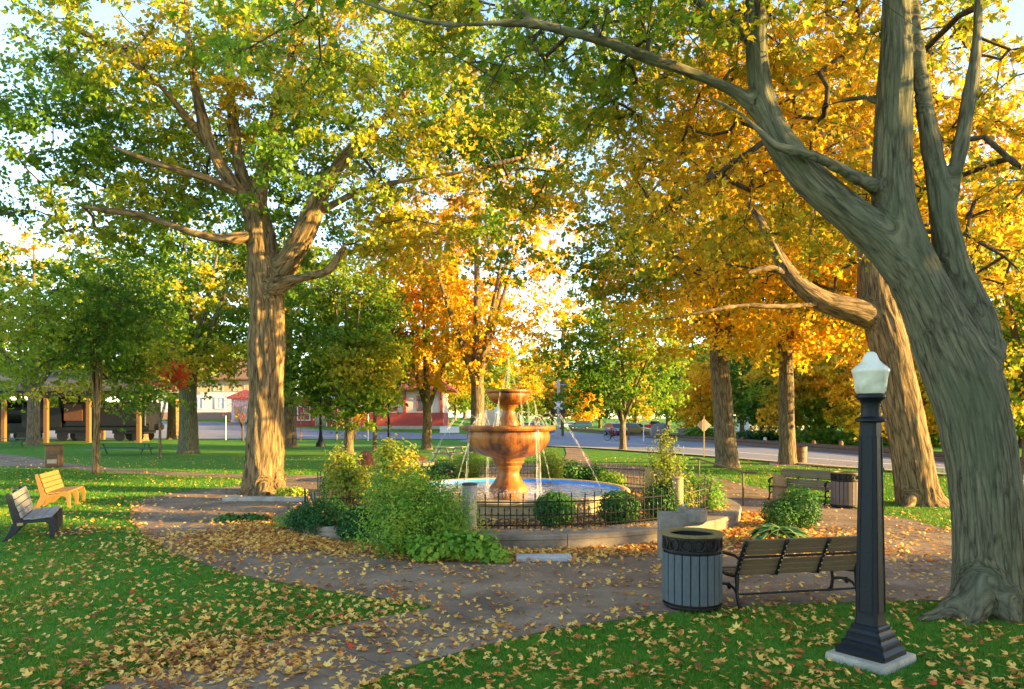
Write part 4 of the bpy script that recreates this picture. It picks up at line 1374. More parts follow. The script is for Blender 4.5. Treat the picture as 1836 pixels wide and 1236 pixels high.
def make_lamp(label, loc, rz, slab=True):
    root = thing('street_lamp', label, 'street lamp', loc, rz)
    if slab:
        g = MB().box((.0, .0, .03), (.68, .62, .10), taper=.97)
        g.build('footing', M['concrete_lt'], root, bevel=.02, seg=2)
    z = .08 if slab else 0
    M_ = M['lamp_paint']
    loft([sq_ring(w_ * .80, z + dz, .02) for w_, dz in ((.62, 0), (.62, .05), (.58, .065), (.52, .085), (.52, .125), (.47, .14), (.43, .165), (.43, .20), (.39, .215), (.355, .245), (.355, .275), (.31, .295))]).build('base', M_, root, smooth=20)
    zb, zt = z + .2955, 2.40
    loft([sq_ring(.240, zb, .03), sq_ring(.225, zb + .06, .03), sq_ring(.165, zt, .024)]).build('column', M_, root, smooth=20, bevel=.004)
    for k in range(4):                               # raised frame of each face's panel
        g = MB()
        def fp(u, zz):
            f = (zz - zb - .06) / (zt - zb - .06)
            return Vector((u * (.225 + (.165 - .225) * f) / 2, -(.225 + (.165 - .225) * f) / 2 - .001, zz))
        za, zc = zb + .12, zt - .14
        for u in (-.62, .62): g.bar(fp(u, za), fp(u, zc), .014, .010, up=(0, 1, 0))
        for zz in (za, zc): g.bar(fp(-.62, zz), fp(.62, zz), .010, .014, up=(0, 0, 1))
        o = g.build('panel_frame', M_, root)
        o.rotation_euler = (0, 0, k * PI / 2)
    MB().lathe([(.001, 2.3985), (.135, 2.399), (.145, 2.41), (.145, 2.43), (.12, 2.445), (.10, 2.455), (.001, 2.456)], 24).build('collar', M_, root)
    MB().lathe([(.001, 2.45), (.095, 2.452), (.088, 2.50), (.088, 2.58), (.10, 2.61), (.125, 2.63), (.14, 2.645), (.14, 2.675), (.12, 2.685), (.001, 2.686)], 28).build('neck', M_, root)
    MB().lathe([(.001, 2.684), (.125, 2.686), (.142, 2.71), (.150, 2.76), (.156, 2.83), (.168, 2.885), (.176, 2.905), (.176, 2.925), (.166, 2.937), (.150, 2.955), (.112, 2.985), (.082, 3.02), (.066, 3.06), (.055, 3.085), (.035, 3.103), (.001, 3.11)], 36).build('globe', M['milk_glass'], root, smooth=50)
    return root


lx, ly = 3.61, 7.30
make_lamp('near black street lamp with white acorn globe on a concrete footing', (lx, ly, 0), R(38))
make_lamp('distant black street lamp with pale globe standing at the road edge behind the near lamp', (P(1574, 848)[0], P(1574, 848)[1], 0), R(20), False).scale = (1.05, 1.05, 1.1)

# old park lamp with a round amber globe, before the depot
p = at(697, 745, 60)
root = thing('street_lamp', 'dark lamp post with round cream globe in front of the brick depot', 'street lamp', (p.x, p.y, 0))
MB().lathe([(.3, 0), (.3, .15), (.2, .3), (.14, .6), (.11, 1.0), (.09, 3.4), (.16, 3.5), (.16, 3.6), (.10, 3.65)], 14).build('column', M['lamp_paint'], root)
M['cream_glass'] = mk('cream_glass', (.72, .62, .36), (.6, .5, .28), 4, .35)
MB().lathe([(.12, 3.6), (.30, 3.75), (.34, 3.95), (.30, 4.15), (.16, 4.28), (.14, 4.33), (.06, 4.42), (.001, 4.45)], 18).build('globe', M['cream_glass'], root)
p = P(575, 801)
root = thing('lamp_post', 'thin dark pole with flared base on the lawn right of the twin stemmed tree', 'post', (p[0], p[1], 0))
MB().lathe([(.42, 0), (.40, .25), (.22, .5), (.16, .9), (.13, 1.2), (.11, 4.6), (.16, 4.75), (.1, 4.9)], 12).build('column', M['lamp_paint'], root)
MB().lathe([(.1, 4.88), (.25, 5.05), (.28, 5.3), (.12, 5.5), (.001, 5.6)], 12).build('globe', M['cream_glass'], root)

# -- litter bins with slats
M['slat_blue'] = mk('slat_grey_blue', (.088, .108, .118), (.062, .078, .088), 8, .65, .25, 30, stretch=(6, 6, 1), spec=.3)
M['slat_brown'] = mk('slat_brown', (.15, .115, .10), (.11, .085, .075), 8, .65, .25, 30, stretch=(6, 6, 1), spec=.3)
M['bin_rim'] = mk('bin_rim_gold', (.20, .16, .055), (.13, .10, .035), 14, .5, .2, 60)
M['liner'] = mk('bin_liner', (.012, .012, .014), rough=.5)


def make_bin(label, loc, slat, rz=0):
    root = thing('litter_bin', label, 'litter bin', loc, rz, group='slatted litter bins')
    r, n = .365, 22
    MB().lathe([(.001, .02), (.335, .02), (.335, .70), (.350, .74), (.350, .905), (.335, .905), (.325, .05), (.001, .05)], 32).build('liner', M['liner'], root)
    MB().lathe([(.001, 0), (.34, 0), (.35, .03), (.375, .03), (.375, .055), (.30, .056)], 40).build('base', M['iron'], root)
    w = 2 * PI * r / n - .012
    me = MB().box((0, 0, .36), (w, .022, .62)).mesh('slat', slat, bevel=.004)
    for i in range(n):
        a = 2 * PI * (i + .5) / n
        link('slat', me, root, (math.sin(a) * r, -math.cos(a) * r, .03), (0, 0, a))
    for z in (.73, .895):
        MB().lathe([(.362, z), (.378, z), (.378, z + .022), (.362, z + .022), (.362, z)], 44).build('band', M['iron'], root)
    g = MB()
    for i in range(14):                              # ring ornaments of the open collar
        a = 2 * PI * i / 14
        c = Vector((math.sin(a) * .368, -math.cos(a) * .368, .823))
        tg = Vector((math.cos(a), math.sin(a), 0))
        pts = [c + tg * (.066 * math.cos(q * PI / 6)) + Vector((0, 0, .066 * math.sin(q * PI / 6))) for q in range(13)]
        g.tube(pts, .009, 5, cap=False)
        a2 = a + PI / 14
        c2 = Vector((math.sin(a2) * .368, -math.cos(a2) * .368, 0))
        g.bar(c2 + Vector((0, 0, .75)), c2 + Vector((0, 0, .895)), .012)
    g.build('collar', M['iron'], root)
    MB().lathe([(.285, .918), (.39, .918), (.405, .925), (.405, .942), (.39, .95), (.30, .950), (.285, .944), (.285, .918)], 48).build('rim', M['bin_rim'], root)
    return root


make_bin('grey blue slatted litter bin standing beside the near bench', (2.325, 9.36, .018), M['slat_blue'])
make_bin('brown slatted litter bin beside the far bench, half hidden by the near lamp', (9.02, 19.6, .018), M['slat_brown'], .3)

# -- the two cast iron benches with slats
M['slat_taupe'] = mk('slat_taupe', (.20, .135, .075), (.145, .095, .052), 7, .6, .25, 30, stretch=(.5, 8, 8), spec=.3)
M['bolt'] = mk('bolt_steel', (.55, .5, .38), rough=.35, metal=.8)


def make_bench(label, loc, rz, L=1.78, slat=None):
    """length along x, front towards +y"""
    root = thing('park_bench', label, 'bench', loc, rz, group='black iron benches with slats')
    slat = slat or M['slat_taupe']
    bk = lambda s: Vector((0, -.02 - .21 * s - .03 * s * s, .40 + .46 * s))     # back line, s = 0 seat .. 1 top
    xs_ = [-L / 2 + .03, -L / 6, L / 6, L / 2 - .03]
    for i, x in enumerate(xs_):
        end = i in (0, 3)
        w = .055 if end else .045
        g = MB()
        pts = [bk(s / 6) + Vector((x, -.022, 0)) for s in range(7)]
        for a, b_ in zip(pts[:-1], pts[1:]): g.tube([a, b_], [.026 if end else .02] * 2, 8)
        g.tube([bk(1) + Vector((x, -.02, 0)), bk(1) + Vector((x, -.03, .03))], [.03, .02], 8)
        pts = [(x, -.04, .41), (x, .06, .385), (x, .22, .37), (x, .40, .385), (x, .48, .40)]
        g.tube(pts, .022 if end else .016, 8)
        g.build('back_rib', M['iron'], root)
        for s in (.14, .3, .45, .58, .72, .88):
            c = bk(s) + Vector((x, -.045, 0))
            MB().ball(c, (.011, .007, .011), 8).build('bolt', M['bolt'], root)
        if not end: continue
        rear = MB().tube([(x, -.05, .42), (x, -.055, .30), (x, -.06, .16), (x, -.10, .06), (x, -.145, .012)], [.03, .026, .022, .024, .03], 8)
        rear.build('leg', M['iron'], root)
        front = MB().tube([(x, .44, .41), (x, .46, .30), (x, .44, .18), (x, .47, .06), (x, .53, .012)], [.028, .024, .022, .024, .03], 8)
        front.build('leg', M['iron'], root)
        g = MB().tube([(x, -.06, .17), (x, .02, .23), (x, .12, .25), (x, .24, .24), (x, .36, .22), (x, .44, .18)], [.016, .018, .02, .02, .018, .016], 8)
        g.ball((x, .15, .235), (.022, .05, .045), 10)
        g.build('scroll', M['iron'], root)
        pts = [(x, -.13, .62), (x, -.02, .655), (x, .14, .65), (x, .32, .64), (x, .43, .62), (x, .50, .57), (x, .49, .52), (x, .44, .53)]
        g = MB().tube(pts, [.016, .018, .022, .022, .022, .022, .02, .018], 8)
        g.tube([(x, .40, .63), (x, .43, .52), (x, .45, .41)], .016, 8)
        g.build('armrest', M['iron'], root)
    MB().tube([(xs_[0], -.06, .17), (xs_[3], -.06, .17)], .014, 8).build('stretcher', M['iron'], root)
    MB().bar(bk(.57) + Vector((-L / 2, -.018, 0)), bk(.57) + Vector((L / 2, -.018, 0)), .03, .03).build('back_rail', M['iron'], root)
    tilt = math.atan2(.225, .46)
    for s in (.08, .245, .41, .70, .865, 1.01):
        c = bk(s)
        me = MB().box((0, 0, 0), (L - .02, .024, .072)).mesh('slat', slat, bevel=.005)
        link('slat', me, root, c + Vector((0, .012, 0)), (tilt, 0, 0))
    for k in range(5):
        y = .03 + k * .098
        me = MB().box((0, 0, 0), (L - .02, .082, .026)).mesh('slat', slat, bevel=.005)
        link('slat', me, root, (0, y, .418 - .04 * math.sin(PI * k / 4) * .6), (.02, 0, 0))
    return root


make_bench('near black iron bench with taupe slats, seen from behind next to the grey blue bin', (3.70, 9.47, .018), R(11.5))
make_bench('far iron bench with brown slats by the brown litter bin at the lawn edge', (8.45, 20.9, .018), R(128), slat=mk('slat_dark_brown', (.17, .12, .07), (.12, .085, .05), 7, .6, .2, 30, stretch=(.5, 8, 8)))

# -- the two benches with solid side frames on the left lawn
M['plank_grey'] = mk('plank_grey', (.30, .29, .28), (.22, .215, .21), 5, .75, .3, 30, stretch=(8, .6, 8), spec=.25)
M['frame_black'] = mk('frame_black', (.02, .02, .026), (.014, .014, .018), 7, .6, .2, 30)
M['frame_tan'] = mk('frame_tan', (.25, .125, .03), (.19, .09, .022), 6, .7, .2, 30)
M['plank_tan'] = mk('plank_tan', (.27, .155, .045), (.21, .12, .034), 5, .75, .3, 30, stretch=(8, .6, 8))
M['plate'] = mk('name_plate', (.42, .33, .12), rough=.4, metal=.5)


def lawn_bench(label, loc, rz, frame, plank, plate):
    """front towards +x, length along +y"""
    root = thing('lawn_bench', label, 'bench', loc, rz, group='solid sided benches on the left lawn')
    L = 1.75
    side = [(.52, 0), (.60, 0), (.60, .34), (.585, .425), (.54, .43), (.06, .385), (.03, .40), (-.13, .90), (-.17, .95), (-.215, .94), (-.22, .88), (-.10, .36), (-.20, .12), (-.29, 0), (-.19, 0), (-.04, .16), (.03, .285), (.14, .335), (.42, .345), (.50, .30)]
    for y in (0, L / 2 - .035, L - .07):
        MB().extr(side, y, y + .07, 'y').build('side_frame', frame, root, bevel=.008)
    for k in range(3):
        MB().box((.15 + k * .165, L / 2, .428 + k * .010), (.155, L + .02, .036)).build('seat_plank', plank, root, bevel=.006)
    for k in range(4):
        s = k / 3
        me = MB().box((0, 0, 0), (.034, L + .02, .118)).mesh('back_plank', plank, bevel=.006)
        link('back_plank', me, root, (.022 - .038 - s * .117 + .045, L / 2, .50 + s * .385), (0, -math.atan2(.125, .385), 0))
    if plate:
        MB().box((.02, -.004, .325), (.10, .006, .055)).build('plate', M['plate'], root)
    return root


b_ = P(95, 967)
lawn_bench('grey planked bench with black side frame at the left edge of the lawn', (b_[0] - .55, b_[1] - .20, 0), R(27), M['frame_black'], M['plank_grey'], True)
b_ = P(121, 914)
lawn_bench('sunlit tan bench with four back planks, behind the black framed bench', (b_[0] - .58, b_[1] - .05, 0), R(19), M['frame_tan'], M['plank_tan'], False)
tag(MB().lathe([(.001, .012), (.42, .008), (.5, .002)], 18, c=(P(128, 954)[0], P(128, 954)[1], 0)).build('bare_soil', M['soil']), kind='structure')

# -- concrete drinking fountain
root = thing('drinking_fountain', 'concrete drinking fountain shaped like an upside down L beside the litter bin', 'drinking fountain', (2.66, 12.42, .015), R(-2))
M['dfc'] = mk('drinking_concrete', (.235, .205, .165), (.17, .15, .12), 5, .85, .5, 60, c3=(.29, .26, .215), speck=(110, .6, (.12, .10, .08)), spec=.2)
MB().extr([(-.155, 0), (.115, 0), (.125, .55), (.30, .58), (.54, .60), (.54, .80), (-.14, .81)], -.16, .16, 'y').build('column', M['dfc'], root, bevel=.02, seg=2)
MB().lathe([(.001, .60), (.13, .60), (.205, .66), (.215, .78), (.205, .86), (.17, .865), (.155, .84), (.10, .80), (.001, .79)], 28, c=(.46, 0, 0)).build('bowl', M['dfc'], root)
MB().lathe([(.001, .822), (.135, .824), (.15, .836)], 24, c=(.46, 0, 0)).build('basin', mk('basin_steel', (.5, .55, .62), rough=.25, metal=.7), root)
MB().box((.24, 0, .84), (.13, .16, .14), taper=.8).build('spout_block', M['dfc'], root, bevel=.025, seg=2)
MB().tube([(.28, 0, .90), (.30, 0, .935), (.335, 0, .93)], [.012, .011, .009], 8).build('spout', mk('spout_steel', (.5, .5, .5), rough=.3, metal=.9), root)

# -- pale stone step and kerb stone
x0, y0 = P(976, 1009)[:2]
M['pale_stone'] = mk('pale_stone', (.46, .46, .47), (.37, .37, .38), 9, .8, .3, 60, speck=(60, .64, (.25, .24, .22)))
tag(MB().box((x0, y0 + .17, .045), (.94, .32, .09)).build('stone_step', M['pale_stone'], bevel=.012, seg=2), 'pale grey stone step lying in the leaves below the planter wall', 'stone step')
xa, ya = P(397, 900)[:2]; xb, yb = P(567, 901)[:2]
g = MB().tube([(xa, ya + .15, .03), (xa + .12, ya + .15, .035), (xb - .1, yb + .15, .035), (xb + .1, yb + .2, .035)], [.10, .16, .16, .16], 12)
for i, v in enumerate(g.v): g.v[i] = (v[0], v[1], max(0, min(.135, v[2])))
tag(g.build('kerb_stone', M['concrete_lt'], smooth=40), 'long low concrete kerb with a rounded end before the big left maple', 'kerb')
# slanted stone bollard and the hand rail by the right opening
root = thing('stone_bollard', 'stone bollard with a slanted top beside the far bench', 'bollard', (P(1398, 897)[0], P(1398, 897)[1], .015))
g = MB().lathe([(.001, 0), (.21, 0), (.20, .62)], 24)
k = len(g.v)
g.lathe([(.20, .62), (.205, .66), (.001, .67)], 24)
g.v = [(x, y, z + (.45 * (.12 - x * .9) if z > .5 else 0)) for x, y, z in g.v]
g.build('shaft', mk('warm_stone', (.42, .27, .13), (.30, .19, .09), 14, .85, .6, 40), root)
root = thing('hand_rail', 'slim brown metal hand rail sloping down by the opening in the planter wall', 'hand rail', (6.35, 22.2, 0))
M['rail_brown'] = mk('rail_brown', (.11, .075, .035), (.08, .05, .025), 8, .5)
MB().tube([(-.30, 2.6, 1.0), (.0, 2.5, 1.02), (.05, 0, .96), (.02, -2.3, .93), (.32, -2.4, .93)], .028, 8).build('rail', M['rail_brown'], root)
for q, z in ((2.45, 1.0), (-2.25, .93)):
    MB().tube([(.01, q, 0), (.01, q, z)], .028, 8).build('leg', M['rail_brown'], root)
# stone seat and slab behind the pool
root = thing('stone_table', 'round topped stone table on a thick pillar behind the left of the pool', 'table', (P(780, 836)[0] , 27.5, 0))
MB().lathe([(.001, 0), (.42, 0), (.40, .62)], 14).build('pillar', M['granite'], root)
MB().lathe([(.001, .62), (.85, .62), (.90, .66), (.90, .74), (.001, .76)], 28).build('table_top', M['concrete'], root, bevel=.01)
tag(MB().box((-2.35, 24.6, .60), (2.0, .34, .09)).build('plank_seat', M['concrete_lt'], bevel=.012), 'long pale plank seat behind the pool edge at the left', 'seat')
g = MB()
for dx in (-.8, .8): g.box((-2.35 + dx, 24.6, .277), (.18, .28, .555))
g.build('support', M['concrete'], bpy.data.objects['plank_seat'])
for lab, px, py, Y, r in (('big rust brown boulder beyond the bushes left of the pool', 737, 817, 32, (.75, .6, .62)), ('smaller rust red boulder beside the slim green tree', 656, 812, 34, (.40, .4, .50))):
    p = at(px, py, Y)
    g = MB().ball((0, 0, .30), r, 22)
    g.v = [tuple(Vector(v) * (1 + .16 * noise.noise(Vector(v) * 1.9 + Vector((Y, 0, 0))))) for v in g.v]
    o = g.build('boulder', mk('rust_stone', (.19, .06, .03), (.11, .035, .02), 5, .85, .6, 20), smooth=50)
    o.location = (p.x, p.y, 0)
    tag(o, lab, 'boulder')


def picnic_table(label, px, py, rz, mt, L=1.9):
    x, y, _ = P(px, py)
    root = thing('picnic_table', label, 'picnic table', (x, y, 0), rz, group='picnic tables on the lawns')
    for k in range(5):
        MB().box((0, -.30 + k * .15, .75), (L, .14, .04)).build('top_plank', mt, root)
    for s in (-1, 1):
        for q in range(2):
            MB().box((0, s * (.62 + .15 * q), .45), (L, .14, .04)).build('seat_plank', mt, root)
        for e in (-1, 1):
            MB().bar((e * L * .36, s * .66, 0), (e * L * .36, s * .20, .73), .05, .09).build('leg', mt, root)
    for e in (-1, 1):
        MB().bar((e * L * .36, -.78, .41), (e * L * .36, .78, .41), .05, .09).build('cross_beam', mt, root)
    return root


M['green_paint'] = mk('green_table_paint', (.05, .14, .085), (.035, .10, .06), 5, .6)
M['pale_wood'] = mk('weathered_wood', (.30, .27, .20), (.22, .20, .15), 5, .8)
picnic_table('long green picnic table on the left lawn behind the slender maple', 222, 816, R(-3), M['green_paint'], 4.2)
picnic_table('weathered picnic table on the lawn behind the fountain', 808, 826, R(55), M['pale_wood'])
picnic_table('green picnic table at the far left edge before the locomotive', -10, 803, R(2), M['green_paint'], 5.0)

x, y, _ = P(97, 838)
root = thing('litter_box', 'brown square litter box by the thin side path at the left', 'litter box', (x, y, 0), R(14))
MB().box((0, 0, .54), (.62, .62, 1.02), taper=.96).build('body', mk('brown_box', (.10, .06, .03), (.07, .04, .02), 6, .5), root, bevel=.02)
MB().box((0, 0, 1.09), (.68, .68, .08)).build('lid', mk('brown_box_lid', (.07, .045, .025)), root, bevel=.02)
MB().box((0, -.300, .30), (.42, .02, .20)).build('panel', mk('box_panel', (.30, .28, .26)), root)


# ------------------------------------------------------------------ along the road
M['sign_back'] = mk('sign_back', (.62, .46, .40), (.52, .38, .33), 3, .45, metal=.2)
M['post_metal'] = mk('post_metal', (.42, .32, .22), (.34, .26, .18), 6, .5, metal=.3)
M['post_wood'] = mk('post_wood', (.24, .115, .04), (.16, .075, .028), 9, .8, .3, stretch=(6, 6, 1))
M['white_paint'] = mk('white_paint', (.74, .73, .70), (.64, .63, .60), 3, .6)
M['pole_grey'] = mk('pole_grey', (.36, .37, .39), (.28, .29, .31), 4, .5, metal=.2)
M['pole_wood'] = mk('pole_wood', (.12, .085, .06), (.08, .055, .04), 5, .85, .3, stretch=(8, 8, .6))
M['red_paint'] = mk('red_paint', (.50, .05, .035), (.40, .04, .03), 3, .5)
M['black'] = mk('black_paint', (.015, .015, .017), rough=.5)

x, y, _ = P(1262, 820)
root = thing('road_sign', 'back of a diamond shaped warning sign on a metal post at the road edge', 'road sign', (x, y, 0))
MB().bar((0, -.06, 0), (0, -.06, 2.52), .07, .05).build('post', M['post_metal'], root)
MB().box((0, 0, 1.95), (.60, .012, .60), Matrix.Rotation(PI / 4, 3, 'Y')).build('plate', M['sign_back'], root, bevel=.003)

for lab, px, py, Y, h, mt, r in (('short orange wooden post beside the trunk of the rounded green maple', 1127, 790, 76, 1.9, M['post_wood'], .10),
                                 ('white marker post at the road edge right of the rounded green maple', 1154, 791, 72, 2.3, M['white_paint'], .06),
                                 ('thin white post on the grass before the brick depot', 660, 788, 74, 3.0, M['white_paint'], .05),
                                 ('thin yellow post on the grass left of the dark green linden', 604, 788, 76, 2.8, mk('yellow_post', (.55, .40, .06)), .06),
                                 ('thin tan post on the verge beside the twin stemmed tree', 539, 788, 76, 2.6, M['post_wood'], .06),
                                 ('thin white post on the verge before the white house', 405, 790, 77, 2.6, M['white_paint'], .05),
                                 ('wooden post behind the diamond road sign', 1249, 783, 90, 4.2, M['post_wood'], .13)):
    p = at(px, py, Y)
    z0 = gz(p.x, Y)
    tag(MB().tube([(p.x, Y, z0 - .05), (p.x, Y, z0 + h)], [r, r * .9], 8).build('marker_post', mt), lab, 'post')
for i, (px, py, Y) in enumerate(((1332, 796, 66), (1372, 797, 64), (1459, 804, 56), (1508, 806, 54))):
    p = at(px, py, Y)
    o = tag(MB().lathe([(.001, 0), (.16, 0), (.16, .55), (.10, .66), (.001, .68)], 10).build('low_bollard', M['post_wood'] if i != 1 else M['white_paint']),
            ('low tan bollard on the far verge left of the straight maple trunk', 'low white bollard on the far verge, second from the left', 'low tan bollard on the far verge right of the straight maple trunk', 'low tan bollard on the far verge just left of the near lamp post')[i], 'bollard', 'low bollards beyond the railway')
    o.location = (p.x, Y, 0)
x, y, _ = P(1434, 832)
root = thing('litter_barrel', 'rusty wire litter barrel beside the straight maple trunk', 'litter barrel', (x, y, 0))
MB().lathe([(.001, .02), (.34, .02), (.37, .9), (.35, .9), (.33, .06), (.001, .05)], 20).build('drum', mk('rust_barrel', (.20, .12, .08), (.10, .06, .045), 12, .7), root)
for z in (.3, .62, .88): MB().lathe([(.352, z), (.385, z), (.385, z + .03), (.352, z + .03)], 20).build('hoop', M['iron_rust'], root)
p = at(1184, 784, 82)
g = MB().ball((0, 0, .7), (1.15, .9, 1.05), 20)
g.v = [tuple(Vector(v) * (1 + .12 * noise.noise(Vector(v) * 1.7))) for v in g.v]
o = g.build('boulder', mk('grey_boulder', (.20, .19, .20), (.13, .125, .135), 3, .85, .6), smooth=60)
o.location = (p.x, p.y, 0); tag(o, 'big rounded grey boulder on the verge beyond the road', 'boulder')

# utility pole with cross arms, crossing signal mast
p = at(1008, 775, 92)
root = thing('utility_pole', 'tall dark wooden utility pole behind the crossing signal', 'utility pole', (p.x, p.y, 0))
MB().tube([(0, 0, 0), (.05, 0, 14.2)], [.24, .16], 10).build('pole', M['pole_wood'], root)
MB().box((.04, 0, 13.4), (2.4, .12, .16)).build('cross_arm', M['pole_wood'], root)
MB().tube([(.25, -.1, 11.2), (.25, -.1, 12.3)], .26, 10).build('transformer', M['pole_grey'], root)
p = at(1001, 775, 84)
root = thing('crossing_signal', 'grey railway crossing signal mast with lamps and cross bars', 'railway signal', (p.x, p.y, 0))
MB().tube([(0, 0, 0), (0, 0, 7.2)], [.16, .13], 10).build('mast', M['pole_grey'], root)
MB().box((0, 0, .5), (.7, .5, 1.0)).build('cabinet', M['pole_grey'], root, bevel=.03)
for sx in (-.55, .55):
    MB().lathe([(.001, 0), (.30, 0), (.30, .05), (.001, .06)], 16).build('lamp', M['black'], root).matrix_local = Matrix.Translation((sx, -.1, 3.1)) @ Matrix.Rotation(PI / 2, 4, 'X')
MB().box((0, 0, 3.1), (1.3, .08, .08)).build('lamp_arm', M['black'], root)
for z in (4.7, 6.2): MB().box((.25, 0, z), (1.5, .09, .09)).build('bracket', M['pole_grey'], root)
for s in (-1, 1): MB().box((0, -.14 - .01 * s, 3.8), (1.3, .02, .2), Matrix.Rotation(s * PI / 4, 3, 'Y')).build('cross_bar', M['white_paint'], root)
MB().tube([(-1.1, 0, 2.5), (-.2, 0, 2.6), (.2, 0, 2.62)], [.05, .07, .1], 8).build('gate_arm', M['black'], root)
# small road signs
for lab, px, py, Y, h, w in (('small white road sign on a post behind the left rim of the fountain', 891, 785, 80, 3.6, .55), ('small pale sign board low on the verge right of the depot', 806, 781, 82, 1.4, 2.2)):
    p = at(px, py, Y)
    root = thing('road_sign', lab, 'road sign', (p.x, Y, gz(p.x, Y)))
    MB().bar((0, .03, 0), (0, .03, h), .07, .05).build('post', M['post_metal'], root)
    MB().box((0, -.01, h - .4), (w, .02, .72)).build('plate', M['white_paint'], root, bevel=.004)

# railway beyond the road
def rail_line(off, z, w, h, name, mat, parent=None):
    pts = []
    for k in range(25):
        s = k / 24
        x, y = 27.2 + (11.5 - 27.2) * s, 22 + (130 - 22) * s
        pts.append((x + off, y, z))
    g = MB()
    for a, b_ in zip(pts[:-1], pts[1:]):
        g.v += [(a[0] - w / 2, a[1], a[2]), (a[0] + w / 2, a[1], a[2]), (b_[0] + w / 2, b_[1], b_[2]), (b_[0] - w / 2, b_[1], b_[2]),
                (a[0] - w / 2 * .9, a[1], a[2] + h), (a[0] + w / 2 * .9, a[1], a[2] + h), (b_[0] + w / 2 * .9, b_[1], b_[2] + h), (b_[0] - w / 2 * .9, b_[1], b_[2] + h)]
        k = len(g.v) - 8
        g.f += [(k, k + 4, k + 7, k + 3), (k + 1, k + 2, k + 6, k + 5), (k + 4, k + 5, k + 6, k + 7)]
    g.m = [0] * len(g.f)
    return g.build(name, mat, parent, smooth=0)


rw = thing('railway_track', 'single railway track on a low dark bank running beyond the road', 'railway track', (0, 0, 0))
rail_line(0, .02, 3.2, .22, 'ballast', mk('ballast', (.16, .10, .075), (.09, .06, .045), 40, .95, .8, 90), rw)
for s in (-.72, .72): rail_line(s, .28, .08, .15, 'rail', mk('rail_steel', (.14, .085, .06), (.09, .055, .04), 8, .5, metal=.5), rw)
sl = MB()
for k in range(180):
    s = k / 179
    sl.box((27.2 + (11.5 - 27.2) * s, 22 + 108 * s, .26), (2.4, .24, .09), -.145)
o = sl.build('sleepers', M['pole_wood'], rw, smooth=0); o['kind'] = 'stuff'
drape('gravel_verge', [P(2300, 866)[:2], P(1836, 831)[:2], P(1690, 821)[:2], P(1500, 812)[:2], P(1250, 793.5)[:2]],
      [(27.0, 34), (25.0, 38), (23.5, 44), (21.4, 52), (18.0, 72)], M['sidewalk'], .022, nvv=2)

# ------------------------------------------------------------------ vehicles
M['glass_dark'] = mk('car_glass', (.03, .035, .045), rough=.08, spec=.8)
M['tyre'] = mk('tyre', (.018, .018, .018), rough=.85)
M['hub'] = mk('wheel_rim', (.5, .5, .5), rough=.35, metal=.7)
M['head_glass'] = mk('headlight_glass', (.75, .74, .70), rough=.2)
M['tail_red'] = mk('tail_light', (.55, .03, .02), rough=.3)
M['chrome'] = mk('chrome', (.5, .5, .52), rough=.25, metal=.9)


